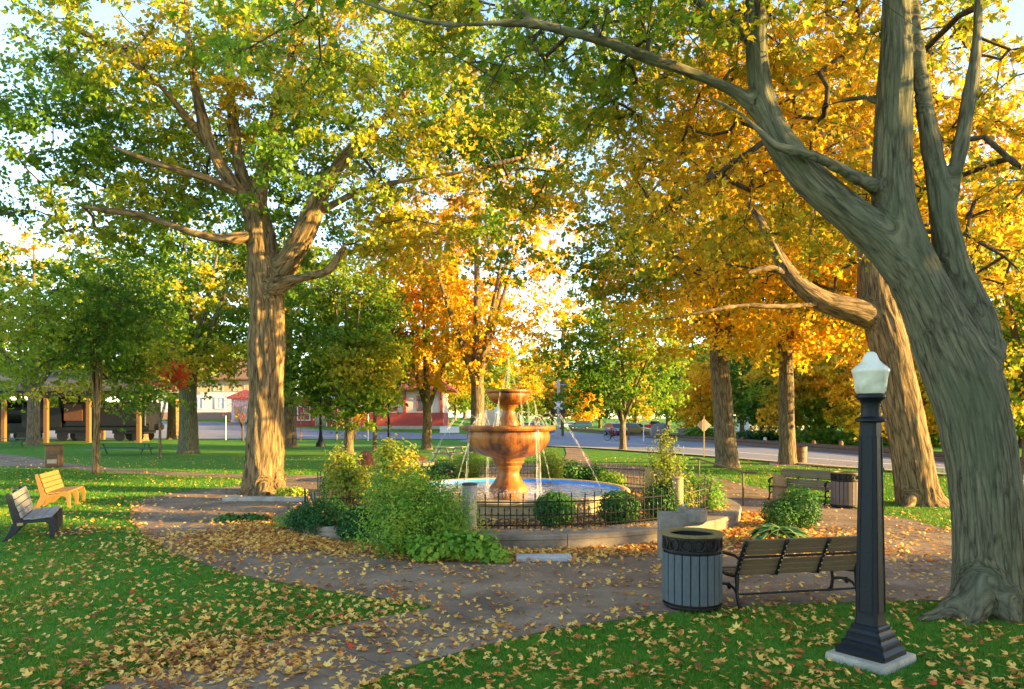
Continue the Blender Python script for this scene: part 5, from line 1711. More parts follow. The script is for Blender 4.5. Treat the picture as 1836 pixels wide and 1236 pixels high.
def car(name, label, cat, loc, rz, paint, kind='suv'):
    """nose towards -y"""
    root = thing(name, label, cat, loc, rz)
    if kind == 'suv':
        L, W, prof = 4.6, 1.84, [(-2.25, .40), (-2.28, .72), (-2.15, .92), (-1.15, 1.04), (-.45, 1.60), (.3, 1.68), (1.7, 1.66), (2.22, 1.08), (2.28, .70), (2.22, .40)]
        win = [(-.95, 1.08), (-.42, 1.54), (.28, 1.60), (1.60, 1.58), (2.0, 1.12)]
    elif kind == 'pickup':
        L, W, prof = 5.5, 1.95, [(-2.7, .45), (-2.74, .80), (-2.6, 1.02), (-1.3, 1.12), (-.75, 1.74), (.55, 1.76), (.78, 1.16), (2.70, 1.12), (2.72, .60), (2.68, .45)]
        win = [(-1.08, 1.18), (-.70, 1.66), (.48, 1.68), (.62, 1.2)]
    else:
        L, W, prof = 4.7, 1.80, [(-2.3, .36), (-2.32, .62), (-2.15, .80), (-1.0, .94), (-.25, 1.40), (.55, 1.45), (1.15, 1.36), (1.75, 1.00), (2.25, .96), (2.32, .6), (2.28, .36)]
        win = [(-.80, .98), (-.22, 1.33), (.52, 1.38), (1.05, 1.30), (1.5, 1.0)]
    def x_at(z): return W / 2 * (1.0 if z < .95 else 1 - .20 * (z - .95) / .75)
    g = MB()
    n = len(prof)
    st = [(-1, 0.0), (-.96, .06), (.96, .06), (1, 0)]
    rings = []
    for sx, ins in ((-1, .05), (-.97, 0), (.97, 0), (1, .05)):
        rings.append([(sx * x_at(z), y * (1 - ins * .3), z if z > .5 else z) for y, z in prof])
    loft(rings, g)
    g.build('body', paint, root, bevel=.05, seg=2)
    for s in (-1, 1):
        q = MB()
        vs = [(s * (x_at(z) + .006), y, z) for y, z in win] + [(s * (x_at(z) - .03), y, z) for y, z in win]
        k = len(win)
        q.add(vs, [tuple(range(k)), tuple(reversed(range(k, 2 * k)))] + [(i, (i + 1) % k, k + (i + 1) % k, k + i) for i in range(k)])
        q.build('side_window', M['glass_dark'], root, smooth=0)
        MB().box((s * (x_at(1.1) + .10), win[0][0] + .12, win[0][1] + .06), (.18, .1, .13)).build('mirror', paint, root, bevel=.02)
        MB().box((s * W * .36, -L / 2 - .0, .76 if kind != 'sedan' else .66), (.36, .10, .15)).build('headlight', M['head_glass'], root, bevel=.02)
        MB().box((s * W * .40, L / 2 - .0, .86 if kind != 'sedan' else .80), (.20, .10, .26)).build('tail_light', M['tail_red'], root, bevel=.02)
        for yy in (-L * .31, L * .29):
            wl = MB().lathe([(.16, -.11), (.31, -.11), (.335, -.08), (.335, .08), (.31, .11), (.16, .11)], 20).build('wheel', M['tyre'], root)
            wl.matrix_local = Matrix.Translation((s * (W / 2 - .08), yy, .335)) @ Matrix.Rotation(PI / 2, 4, 'Y')
            MB().lathe([(.001, .09), (.05, .105), (.15, .08), (.20, .115), (.20, -.115), (.15, -.08), (.001, -.09)], 14).build('rim', M['hub'], wl)
    def pane(a, b_, nm):
        (y0, z0), (y1, z1) = a, b_
        d = Vector((0, y1 - y0, z1 - z0)); nrm = Vector((0, -d.z, d.y)).normalized()
        if nm == 'rear_window': nrm = -nrm
        if nrm.z < 0: nrm = -nrm
        o_ = nrm * .012
        w0, w1 = x_at(z0) * .92, x_at(z1) * .90
        A = Vector((0, y0, z0)) + d * .08; B_ = Vector((0, y0, z0)) + d * .92
        vs = [(-w0, A.y, A.z), (w0, A.y, A.z), (w1, B_.y, B_.z), (-w1, B_.y, B_.z)]
        vs = [Vector(v) + o_ for v in vs] + [Vector(v) - o_ for v in vs]
        MB().add(vs, [(0, 1, 2, 3), (7, 6, 5, 4), (0, 1, 5, 4), (1, 2, 6, 5), (2, 3, 7, 6), (3, 0, 4, 7)]).build(nm, M['glass_dark'], root, smooth=0)
    pane(prof[3], prof[4], 'windscreen')
    if kind != 'pickup': pane(prof[6], prof[7], 'rear_window')
    MB().box((0, -L / 2 - .02, .62), (W * .5, .06, .22)).build('grille', M['black'], root, bevel=.02)
    MB().box((0, -L / 2 - .03, .44), (W * .96, .10, .14)).build('bumper', paint if kind != 'pickup' else M['chrome'], root, bevel=.03)
    MB().box((0, L / 2 + .0, .46), (W * .96, .10, .16)).build('bumper', paint if kind != 'pickup' else M['chrome'], root, bevel=.03)
    MB().box((0, -L / 2 - .085, .50), (.34, .012, .15)).build('number_plate', M['white_paint'], root)
    return root


car('parked_car', 'dark blue estate car facing us on the road beside the rounded green maple', 'car', (*at(1104, 780, 94).xy, .03), R(14), mk('paint_blue', (.03, .055, .19), rough=.3, spec=.6, coat=.5))
car('parked_car', 'tan four wheel drive half hidden behind the rounded green maple trunk', 'car', (*at(1139, 780, 97).xy, .0), R(60), mk('paint_tan', (.45, .30, .07), rough=.35, coat=.4))
car('pickup_truck', 'red pickup truck seen side on beyond the road', 'pickup truck', (*at(1172, 768, 128).xy, .0), R(84), mk('paint_red', (.50, .05, .035), rough=.3, coat=.4), 'pickup')
car('parked_car', 'dark teal car parked side on behind the thin white road post', 'car', (*at(1040, 765, 140).xy, .05), R(-86), mk('paint_teal', (.03, .10, .13), rough=.3, coat=.4))
car('parked_car', 'pale blue car far off beside the dark teal one', 'car', (*at(1020, 764, 146).xy, .05), R(-80), mk('paint_pale', (.40, .50, .58), rough=.3, coat=.4), 'sedan')
car('parked_car', 'blue roofed car seen over the right rim of the large fountain bowl', 'car', (*at(962, 771, 92).xy, .08), R(86), mk('paint_mid_blue', (.10, .17, .33), rough=.3, coat=.4), 'suv')

# ------------------------------------------------------------------ people
M['skin'] = mk('skin', (.50, .29, .20), rough=.55)
M['cloth_red'] = mk('cloth_red', (.48, .05, .05), rough=.8)
M['cloth_pink'] = mk('cloth_pink', (.62, .22, .16), rough=.8)
M['cloth_dark'] = mk('cloth_dark', (.03, .035, .05), rough=.85)
M['hair'] = mk('hair', (.05, .03, .02), rough=.7)


def person(label, loc, rz, pose, top, trousers):
    root = thing('person', label, 'person', loc, rz)
    V, E, Rd = [], [], []
    def chain(pts, start=None):
        last = start
        for p, r in pts:
            V.append(p); Rd.append(r)
            if last is not None: E.append((last, len(V) - 1))
            last = len(V) - 1
        return last
    J = pose
    pel = chain([(J['pelvis'], .13)])
    ch = chain([(J['belly'], .12), (J['chest'], .145), (J['neck'], .07)], pel)
    chest_i = ch - 1
    chain([(J['head0'], .085), (J['head1'], .105), (J['head2'], .06)], ch)
    for s in ('l', 'r'):
        chain([(J['sh' + s], .07), (J['el' + s], .05), (J['wr' + s], .034), (J['ha' + s], .04), (J['fi' + s], .018)], chest_i)
        chain([(J['hip' + s], .105), (J['kn' + s], .07), (J['an' + s], .05), (J['to' + s], .045)], pel)
    me = bpy.data.meshes.new('body')
    me.from_pydata(V, E, [])
    o = link('body', me, None)
    sk = o.modifiers.new('skin', 'SKIN')
    for i, d in enumerate(o.data.skin_vertices[0].data):
        d.radius = (Rd[i], Rd[i]); d.use_root = (i == 0)
    sb = o.modifiers.new('sub', 'SUBSURF'); sb.levels = 2; sb.render_levels = 2
    dg = bpy.context.evaluated_depsgraph_get()
    nm = bpy.data.meshes.new_from_object(o.evaluated_get(dg))
    bpy.data.objects.remove(o)
    nm.materials.clear()
    for mt in (M['skin'], top, trousers, M['cloth_dark'], M['hair']): nm.materials.append(mt)
    zp, zn = J['pelvis'][2], J['neck'][2]
    hd = Vector(J['head1'])
    for f in nm.polygons:
        c = f.center
        k = 0
        near = lambda a, r: (c - Vector(J[a])).length < r
        if near('tol', .12) or near('tor', .12): k = 3
        elif c.z < zp + .05: k = 2
        elif c.z < zn - .03: k = 1
        if any(near(a, .11) for a in ('hal', 'har', 'fil', 'fir')): k = 0
        if c.z > hd.z + .02 or (c.z > hd.z - .08 and c.y > hd.y + .03): k = 4 if c.z > zn else k
        f.material_index = k
        f.use_smooth = True
    link('body', nm, root)
    g = MB()
    return root


def stand(step=.1):
    J = dict(pelvis=(0, 0, .95), belly=(0, 0, 1.12), chest=(0, .01, 1.34), neck=(0, .01, 1.50), head0=(0, 0, 1.56), head1=(0, -.01, 1.65), head2=(0, -.01, 1.75))
    for s, k in (('l', -1), ('r', 1)):
        J['sh' + s] = (.19 * k, .01, 1.42); J['el' + s] = (.25 * k, .03 - step * k * .5, 1.13); J['wr' + s] = (.25 * k, -.05 - step * k, .90); J['ha' + s] = (.25 * k, -.07 - step * k, .83); J['fi' + s] = (.24 * k, -.08 - step * k, .76)
        J['hip' + s] = (.10 * k, 0, .88); J['kn' + s] = (.11 * k, -.04 + step * k, .50); J['an' + s] = (.11 * k, .02 + step * 2 * k, .09); J['to' + s] = (.12 * k, -.14 + step * 2 * k, .05)
    return J


def ride():
    J = dict(pelvis=(0, .25, 1.0), belly=(0, .18, 1.15), chest=(0, .02, 1.34), neck=(0, -.06, 1.47), head0=(0, -.08, 1.53), head1=(0, -.11, 1.61), head2=(0, -.11, 1.71))
    for s, k in (('l', -1), ('r', 1)):
        J['sh' + s] = (.18 * k, -.02, 1.40); J['el' + s] = (.25 * k, -.22, 1.20); J['wr' + s] = (.25 * k, -.44, 1.07); J['ha' + s] = (.24 * k, -.50, 1.05); J['fi' + s] = (.22 * k, -.54, 1.01)
        J['hip' + s] = (.09 * k, .22, .94); J['kn' + s] = (.12 * k, -.16 if k > 0 else -.02, .70 if k > 0 else .58); J['an' + s] = (.11 * k, .02 if k > 0 else .12, .42 if k > 0 else .17); J['to' + s] = (.11 * k, -.11 if k > 0 else 0, .38 if k > 0 else .12)
    return J


pc = at(1097, 790, 74)
person('person in a pink top riding a bicycle along the road edge by the green maple', (pc.x, pc.y, .04), R(62), ride(), M['cloth_pink'], M['cloth_dark'])
bk_ = thing('bicycle', 'bicycle ridden along the road edge by a person in a pink top', 'bicycle', (pc.x, pc.y, .04), R(62))
for yy in (-.55, .50):
    MB().tube([(0, yy + .34 * math.cos(a * PI / 12), .36 + .34 * math.sin(a * PI / 12)) for a in range(25)], .025, 6, cap=False).build('wheel', M['tyre'], bk_)
g = MB()
for a, b_ in (((0, .50, .36), (0, .05, .32)), ((0, .05, .32), (0, .22, .92)), ((0, .50, .36), (0, .20, .80)), ((0, .05, .32), (0, -.38, .82)), ((0, .20, .80), (0, -.38, .86)), ((0, -.55, .36), (0, -.36, 1.0))): g.tube([a, b_], .02, 6)
g.build('frame', M['red_paint'], bk_)
MB().tube([(-.27, -.46, 1.02), (0, -.38, 1.03), (.27, -.46, 1.02)], .016, 6).build('handlebar', M['black'], bk_)
MB().box((0, .24, .94), (.15, .26, .06)).build('saddle', M['black'], bk_, bevel=.02)
pp = at(1233, 778, 105)
person('person in a red top walking beyond the road near the wooden post', (pp.x, pp.y, .0), R(100), stand(.12), M['cloth_red'], M['cloth_dark'])

# ------------------------------------------------------------------ buildings
M['wall_cream'] = mk('wall_cream', (.60, .50, .40), (.50, .42, .33), 1.5, .8, .2)
M['wall_white'] = mk('wall_white', (.66, .64, .66), (.55, .54, .56), 1.2, .8, .2)
M['wall_tan'] = mk('wall_tan', (.58, .40, .20), (.50, .34, .17), 1.5, .8, .2)
M['brick_red'] = mk('brick_red', (.36, .06, .045), (.28, .045, .035), 3, .8, .3)
M['roof_brown'] = mk('roof_brown', (.22, .12, .07), (.14, .08, .05), 5, .9, .4, stretch=(1, 6, 1))
M['roof_maroon'] = mk('roof_maroon', (.24, .05, .06), (.17, .035, .045), 4, .85, .3)
M['roof_dark'] = mk('roof_dark', (.075, .08, .09), (.05, .055, .06), 3, .8, .3)
M['pane'] = mk('window_pane', (.06, .07, .09), (.04, .045, .06), 1, .08, spec=.8)
M['trim_red'] = mk('trim_red', (.42, .06, .04), (.34, .05, .035), 3, .6)


def window(root, x, y, z, w, h, frame, cross=True):
    f = MB()
    for dx in (-1, 1): f.box((dx * (w / 2 + .06), 0, 0), (.12, .12, h + .24))
    for dz in (-1, 1): f.box((0, 0, dz * (h / 2 + .06)), (w, .12, .12))
    if cross: f.box((0, .002, 0), (w, .07, .07)); f.box((0, .004, 0), (.07, .06, h))
    o = f.build('window', frame, root, smooth=0)
    o.location = (x, y, z)
    p = MB().box((0, .03, 0), (w, .03, h)).build('pane', M['pane'], o, smooth=0)
    return o


def hip_roof(root, w, d, z, over, rise, mat, c=(0, 0), ridge=.4, name='roof'):
    hx, hy = w / 2 + over, d / 2 + over
    rx = max(.1, hx - hy * (1 - .0)) if ridge is None else hx * ridge
    vs = [(-hx, -hy, z), (hx, -hy, z), (hx, hy, z), (-hx, hy, z), (-hx, -hy, z + .22), (hx, -hy, z + .22), (hx, hy, z + .22), (-hx, hy, z + .22), (-rx, 0, z + rise), (rx, 0, z + rise)]
    vs = [(v[0] + c[0], v[1] + c[1], v[2]) for v in vs]
    return MB().add(vs, [(3, 2, 1, 0), (0, 1, 5, 4), (1, 2, 6, 5), (2, 3, 7, 6), (3, 0, 4, 7), (4, 5, 9, 8), (5, 6, 9), (6, 7, 8, 9), (7, 4, 8)]).build(name, mat, root, smooth=0)


# brick depot straight ahead
px0 = at(722, 770, 97)
root = thing('depot', 'low depot with red brick base, pale walls, red trim and a maroon roof', 'building', (px0.x, 97.5, 1.02))
W_, D_ = 11.5, 8.0
MB().box((0, 0, .85), (W_, D_, 2.3)).build('brick_base', M['brick_red'], root)
MB().box((0, 0, .06), (W_ + .5, D_ + .5, .45)).build('plinth', M['concrete_lt'], root)
MB().box((0, 0, 3.45), (W_ - .12, D_ - .12, 2.9)).build('wall', M['wall_cream'], root)
hip_roof(root, W_, D_, 4.9, 1.3, 3.0, M['roof_maroon'], ridge=.45)
for x in (-3.6, -.9): window(root, x, -D_ / 2 + .03, 3.3, 1.3, 2.0, M['trim_red'])
window(root, 3.1, -D_ / 2 + .03, 3.2, 1.3, 1.7, M['trim_red'], False)
for x in (-W_ / 2 + .2, -2.3, .8, W_ / 2 - .2):
    MB().box((x, -D_ / 2 - .04, 3.45), (.34, .2, 2.88)).build('pilaster', M['trim_red'], root)
    MB().bar((x, -D_ / 2 - .1, 3.7), (x, -D_ / 2 - 1.15, 4.86), .16, .2).build('bracket', M['trim_red'], root)
# left wing with the glass door
px1 = at(560, 768, 99)
root = thing('brick_shop', 'low brick building with a glass door left of the depot', 'building', (px1.x, 100, 1.15))
MB().box((0, 0, 1.9), (14, 8, 3.8)).build('wall', M['brick_red'], root)
MB().box((0, 0, 3.95), (14.6, 8.6, .35)).build('roof', M['wall_white'], root)
for x in (-5.2, -2.9, -.3, 4.2): window(root, x, -3.98, 1.8, 1.5, 1.7, M['wall_white'])
d_ = MB()
for x in (-.75, 0, .75): d_.box((2.0 + x, -4.03, 1.15), (.10, .10, 2.3))
d_.box((2.0, -4.03, 2.33), (1.6, .10, .1))
dr = d_.build('door', M['chrome'], root, smooth=0)
MB().box((2.0, -4.01, 1.15), (1.5, .03, 2.28)).build('pane', M['pane'], dr, smooth=0)
for x in (-6.4, -4.0, 1.0, 3.1, 6.4): MB().box((x, -4.06, 1.75), (.5, .22, 3.5)).build('pier', M['wall_white'] if x in (-4.0, 6.4) else M['brick_red'], root)
MB().box((-5.2, -4.12, 3.2), (1.8, .08, .5)).build('fascia_board', mk('blue_board', (.05, .14, .42)), root)

# white house with tan upper storey at the left
ph = at(392, 750, 110)
root = thing('house', 'two storey house with white lower wall, tan upper wall and brown hipped roof', 'house', (ph.x, 112, 2.1))
W_, D_ = 17, 11
MB().box((0, 0, .4), (W_ + .3, D_ + .3, 1.3)).build('base', mk('base_brick', (.36, .22, .17), (.28, .17, .13), 3, .85), root)
MB().box((0, 0, 2.5), (W_, D_, 3.0)).build('wall', M['wall_white'], root)
MB().box((0, 0, 4.88), (W_ + .02, D_ + .02, 1.8)).build('upper_wall', M['wall_tan'], root)
hip_roof(root, W_, D_, 5.8, .9, 3.6, M['roof_brown'], ridge=.30)
for x in (-6.4, -3.0, 1.4, 5.2): window(root, x, -D_ / 2 - .02, 4.9, 1.2 if x < 4 else 3.0, 1.25, M['wall_cream'])
for x in (-5.6, -1.6, 1.6): window(root, x, -D_ / 2 - .01, 2.4, 1.25, 1.5, M['wall_white'])
MB().box((-4, 1, 8.3), (.8, .8, 2.2)).build('chimney', M['brick_red'], root)
pb = at(436, 752, 100)
root = thing('booth', 'small white booth with a maroon pointed roof before the two storey house', 'booth', (pb.x, 101, 1.75))
MB().box((0, 0, 1.6), (3.0, 2.6, 3.3)).build('wall', M['wall_white'], root)
hip_roof(root, 3.0, 2.6, 3.2, .5, 1.3, M['roof_maroon'], ridge=.1)
window(root, .5, -1.29, 1.9, .8, 1.0, M['white_paint'])
MB().box((-.7, -1.33, 1.1), (.8, .08, 2.0)).build('door', M['wall_tan'], root)

# locomotive under an open shelter at the far left
root = thing('shelter', 'open timber shelter with a dark roof over the locomotive at the left', 'shelter', (-45.2, 74, 0))
MB().add([(-15, -5.6, 4.9), (11, -5.6, 4.9), (11, 5.6, 4.9), (-15, 5.6, 4.9), (-15, -5.6, 5.15), (11, -5.6, 5.15), (11, 5.6, 5.15), (-15, 5.6, 5.15), (-15, 0, 7.3), (11, 0, 7.3)],
         [(3, 2, 1, 0), (0, 1, 5, 4), (2, 3, 7, 6), (4, 5, 9, 8), (6, 7, 8, 9), (1, 2, 6, 9, 5), (3, 0, 4, 8, 7)]).build('roof', M['roof_dark'], root, smooth=0)
for x in (-13.5, -8.4, -3.3, .75, 4.8, 9.6):
    for y in (-4.8, 4.8):
        MB().box((x, y, 2.42), (.34, .34, 4.9)).build('post', M['post_wood'], root)
MB().box((-2, -5.0, 4.62), (25.6, .2, .42)).build('beam', M['pole_wood'], root)
M['loco'] = mk('loco_black', (.006, .006, .008), (.010, .010, .012), 3, .5, spec=.3)
root = thing('locomotive', 'old black steam locomotive with cab and tender standing under the shelter', 'locomotive', (-45, 74, 0))
root.scale = (1.22, 1.3, 1.16)
MB().tube([(-10.5, 0, 2.5), (-3.2, 0, 2.5)], 1.12, 20).build('boiler', M['loco'], root)
MB().tube([(-11.2, 0, 2.5), (-10.5, 0, 2.5)], [1.15, 1.2], 20).build('smoke_box', M['loco'], root)
MB().lathe([(.28, 3.2), (.24, 4.2), (.42, 4.55), (.42, 4.7), (.2, 4.7)], 16, c=(-10.2, 0, 0)).build('chimney', M['loco'], root)
MB().lathe([(.4, 3.2), (.4, 3.8), (.2, 4.05), (.001, 4.1)], 16, c=(-7.2, 0, 0)).build('dome', M['loco'], root)
g = MB().box((-1.6, 0, 2.05), (3.2, 2.6, 1.7)); g.box((-1.6, 0, 4.15), (3.6, 3.0, .16))
for x in (-3.1, -1.6, -.1):
    for y in (-1.25, 1.25): g.box((x, y, 3.3), (.16, .12, 1.6))
g.build('cab', M['loco'], root)
MB().box((3.6, 0, 2.35), (6.6, 2.5, 2.1)).build('tender', M['loco'], root, bevel=.06)
MB().box((1.0, -1.27, 2.5), (1.5, .06, 1.4)).build('tender_panel', mk('loco_brown', (.13, .05, .025)), root)
MB().box((-2.2, 0, 1.25), (18.6, 2.2, .62)).build('frame', M['loco'], root)
for x in (-9.7, -4.2, .6, 5.3):
    MB().box((x, 0, .82), (2.6, 1.9, .30)).build('truck_frame', M['loco'], root)
    for dx in (-.75, .75):
        for s in (-1, 1):
            w_ = MB().lathe([(.001, -.07), (.10, -.1), (.36, -.06), (.45, -.07), (.48, .05), (.36, .04), (.001, .05)], 20).build('wheel', M['loco'], root)
            w_.matrix_local = Matrix.Translation((x + dx, s * .85, .48)) @ Matrix.Rotation(s * PI / 2, 4, 'X')
MB().tube([(7.0, 0, 1.25), (7.7, 0, 1.25)], [.3, .22], 12).build('buffer', M['loco'], root)

# white house and low wall in the trees at the right
pw = at(1392, 772, 118)
root = thing('house', 'white house glimpsed between the trees across the railway', 'house', (pw.x, 121, 0))
MB().box((0, 0, 2.4), (9, 7, 4.8)).build('wall', M['wall_white'], root)
hip_roof(root, 9, 7, 4.8, .6, 2.6, M['roof_dark'], ridge=.5)
for x in (-2.6, 0, 2.6): window(root, x, -3.48, 2.2, 1.1, 1.5, M['white_paint'])
p = at(1262, 778, 98)
root = thing('stone_wall', 'low grey stone wall beyond the railway behind the diamond sign', 'wall', (p.x, p.y, 0))
M['wall_stone'] = mk('wall_stone', (.26, .25, .24), (.17, .165, .16), 5, .9, .4)
for c_ in range(3):
    for k in range(7): MB().box((-3.2 + k * 1.06 + .3 * (c_ % 2), random.uniform(-.03, .03), .17 + c_ * .32), (1.04, .5, .305)).build('stone', M['wall_stone'], root, bevel=.03)
p = at(895, 772, 120)
root = thing('box_van', 'pale box van far away behind the fountain stem', 'van', (p.x, p.y, .6), R(80))
MB().box((0, .8, 1.75), (2.2, 4.4, 2.5)).build('box', M['wall_cream'], root, bevel=.04)
loft([[(-1, -2.6, .5), (1, -2.6, .5), (1, -1.42, .5), (-1, -1.42, .5)], [(-1, -2.6, 1.2), (1, -2.6, 1.2), (1, -1.42, 1.2), (-1, -1.42, 1.2)], [(-.9, -2.1, 2.1), (.9, -2.1, 2.1), (.9, -1.42, 2.1), (-.9, -1.42, 2.1)]]).build('cab', M['white_paint'], root, smooth=0, bevel=.04)
for s in (-1, 1):
    for yy in (-1.9, 2.0):
        MB().tube([(s * .85, yy, .4), (s * 1.08, yy, .4)], .4, 16).build('wheel', M['tyre'], root)


# ------------------------------------------------------------------ trees and hedges beyond the roads
fars = {}


def far_tree(kind, label, x, y, s, group, rz=0, sz=1.0):
    spec = {'green': (M['leaf_green'], .40, .3), 'dark': (M['leaf_dark'], .35, .25), 'yel': (M['leaf_yelgreen'], .50, .4), 'gold': (M['leaf_gold'], .45, .38)}[kind]
    if kind not in fars:
        b = Vector((x, y, 0))
        fars[kind] = build_tree('tree', label, b, forked(b, 12, .26, 2.6, 6, 3.2, len(fars) + 70), [((x, y, 7.2), (4.3, 4.2, 4.9)), ((x + .4, y, 3.6), (3.5, 3.3, 1.9))], 230, 34, .40, spec[0],
                                M['bark_brown'], 80 + len(fars), group=group, tint0=spec[1], tvar=spec[2], dmin=.7, gap=-.3, spread=.62)
        o = fars[kind]
    else:
        o = copy_tree(fars[kind])
    o['label'] = label
    o['group'] = group
    o.location = (x, y, gz(x, y) - .02)
    o['hue'] = kind
    o.rotation_euler = (0, 0, rz)
    o.scale = (s, s, s * sz)
    return o


wood = [('yel', 24.5, 63, .82), ('gold', 28, 58, .72), ('green', 31, 70, 1.05), ('dark', 27, 76, 1.0), ('gold', 34, 60, .9), ('yel', 37, 66, 1.05), ('green', 41, 58, 1.0), ('gold', 45, 64, 1.0), ('yel', 48, 56, 1.0), ('dark', 52, 70, 1.2),
        ('yel', 56, 58, 1.05), ('green', 39, 80, 1.3), ('dark', 48, 84, 1.3), ('green', 60, 76, 1.3), ('gold', 22, 84, .8), ('dark', 31, 90, 1.2), ('green', 66, 62, 1.2), ('yel', 33, 104, 1.25), ('green', 26, 108, 1.1), ('dark', 44, 104, 1.4), ('green', 58, 98, 1.4), ('gold', 72, 88, 1.3)]
for i, (k, x, y, s) in enumerate(wood):
    far_tree(k, {'yel': 'yellow green tree in the woods beyond the railway at the right', 'gold': 'orange tree in the woods beyond the railway at the right', 'green': 'green tree in the woods beyond the railway at the right', 'dark': 'dark green tree in the woods beyond the railway at the right'}[k],
             x, y, s, 'trees in the woods beyond the railway', i * 1.7)
mid = [('yel', 1.5, 150, 1.15), ('green', -4, 158, 1.35), ('yel', 9, 162, 1.2), ('gold', 15, 152, .9), ('dark', 20, 165, 1.3), ('yel', 27, 158, 1.3), ('green', 36, 168, 1.5), ('yel', 6, 190, 1.9), ('green', -12, 185, 1.9), ('yel', 18, 200, 1.7), ('gold', 33, 195, 1.7), ('green', 48, 185, 1.8), ('yel', -10, 128, .9), ('green', -3.5, 135, .85)]
for i, (k, x, y, s) in enumerate(mid):
    far_tree(k, {'yel': 'far yellow tree at the end of the road behind the crossing', 'gold': 'far orange tree at the end of the road behind the crossing', 'green': 'far green tree at the end of the road behind the crossing', 'dark': 'far dark green tree at the end of the road behind the crossing'}[k],
             x, y, s, 'trees at the end of the road', i * 2.1)
lft = [('green', -30, 128, 1.3), ('yel', -22, 132, 1.1), ('gold', -15.5, 118, 1.05), ('green', -74, 120, 1.4), ('dark', -84, 112, 1.5), ('green', -64, 136, 1.2), ('dark', -96, 124, 1.7), ('green', -40, 150, 1.1), ('green', -56, 146, 1.3), ('dark', -72, 140, 1.4), ('yel', -82, 132, 1.1), ('green', -104, 140, 1.7), ('yel', -50, 132, .9), ('green', -92, 150, 1.5)]
for i, (k, x, y, s) in enumerate(lft):
    far_tree(k, {'yel': 'yellow tree behind the brick buildings', 'gold': 'orange tree behind the right end of the depot roof', 'green': 'green tree behind the buildings at the left', 'dark': 'dark tree behind the locomotive shelter'}[k],
             x, y, s, 'trees behind the buildings', i * 1.3)

ORD = ['first', 'second', 'third', 'fourth', 'fifth', 'sixth', 'seventh', 'eighth', 'ninth', 'tenth']


def by_place(objs, words, where):
    """labels by kind and by the order in which the trees stand from left to right"""
    for k in words:
        row = sorted([o for o in objs if o['hue'] == k], key=lambda o: o.location.x / o.location.y)
        for i, o in enumerate(row):
            o['label'] = '%s %s from the left %s' % (ORD[i], words[k], where) if len(row) > 1 else 'only %s %s' % (words[k], where)


by_place([o for o in COL.objects if o.get('group') == 'trees in the woods beyond the railway'], {'yel': 'yellow green tree', 'gold': 'orange tree', 'green': 'plain green tree', 'dark': 'dark green tree'}, 'in the woods across the railway')
by_place([o for o in COL.objects if o.get('group') == 'trees at the end of the road'], {'yel': 'far yellow tree', 'gold': 'far orange tree', 'green': 'far green tree', 'dark': 'far dark tree'}, 'at the end of the road')
by_place([o for o in COL.objects if o.get('group') == 'trees behind the buildings'], {'yel': 'yellow tree', 'gold': 'orange tree', 'green': 'green tree', 'dark': 'dark tree'}, 'behind the buildings at the left')

HB = [(27.5, 66, 3.4, 1.2, 1.3), (31.5, 63.5, 3.0, 1.2, 1.5), (23.6, 70, 2.6, 1.2, 1.1), (36, 61, 2.6, 1.3, 1.6), (20.6, 80, 1.6, 1.0, 1.2)]
HL = ['clipped yellow green hedge across the railway, right of the straight maple trunk', 'rounded hedge bush across the railway at the left of the near lamp globe', 'low dark bush across the railway between the two maple trunks', 'tall rough hedge across the railway behind the leaning maple', 'small bush beside the low grey stone wall']
for i, (x, y, a, b, h) in enumerate(HB):
    shrub('hedge', HL[i], (x, y, 0), [((0, 0, h * .5), (a, b, h * .62)), ((a * .4, 0, h * .45), (a * .7, b, h * .55))], 2600, .24, M['leaf_shrub'] if i != 2 else M['leaf_box'], 90 + i, cat='hedge', tint0=.3 + .1 * (i % 2), tvar=.5, lump=.3)

# maples of the park just outside the picture at the right; they are what keeps the near lawn in shade
for i, (x, y, s) in enumerate([(20, 5, 1.05), (18, -3, 1.05), (27, 4, 1.15), (28, -4, 1.1), (13.5, 1.2, .7), (35, 2, 1.2)]):
    far_tree('yel', '%s yellow green maple of the row just outside the right edge of the picture' % ORD[i], x, y, s, 'maples outside the right edge', i * 1.1, .74)

# ------------------------------------------------------------------ fallen leaves
def fl_pos(n, f):
    out = []
    while len(out) < n: out.append(f())
    return out


cand = []                                            # (x, y, z, extra lift)
def scatter(n, ymin, ymax, dens):
    got = 0
    k = 0
    while got < n and k < 60:
        k += 1
        y = ymin + (ymax - ymin) * rng.random(4000) ** 1.35
        x = (rng.random(4000) * 2 - 1) * (y * .74 + .5)
        d = np.array([dens(a, b) for a, b in zip(x, y)])
        ok = rng.random(4000) < d
        r2 = np.hypot(x - RC[0], y - RC[1])
        ok &= ~((r2 < 5.84) & (r2 > 4.95))
        for a, b in zip(x[ok], y[ok]):
            if got >= n: break
            rr = math.hypot(a - RC[0], b - RC[1])
            if rr < 3.2: continue
            cand.append((a, b, .218 if rr < 4.95 else 0.0))
            got += 1


def dens_fn(x, y):
    v = .5 + .5 * noise.noise((x * .8, y * .8, 4)) + .4 * noise.noise((x * 2.6, y * 2.6, 1))
    return max(0.06, min(1, v * .8))


scatter(8000, 5.7, 16, dens_fn)
scatter(7500, 15, 44, lambda x, y: dens_fn(x, y) * .8)
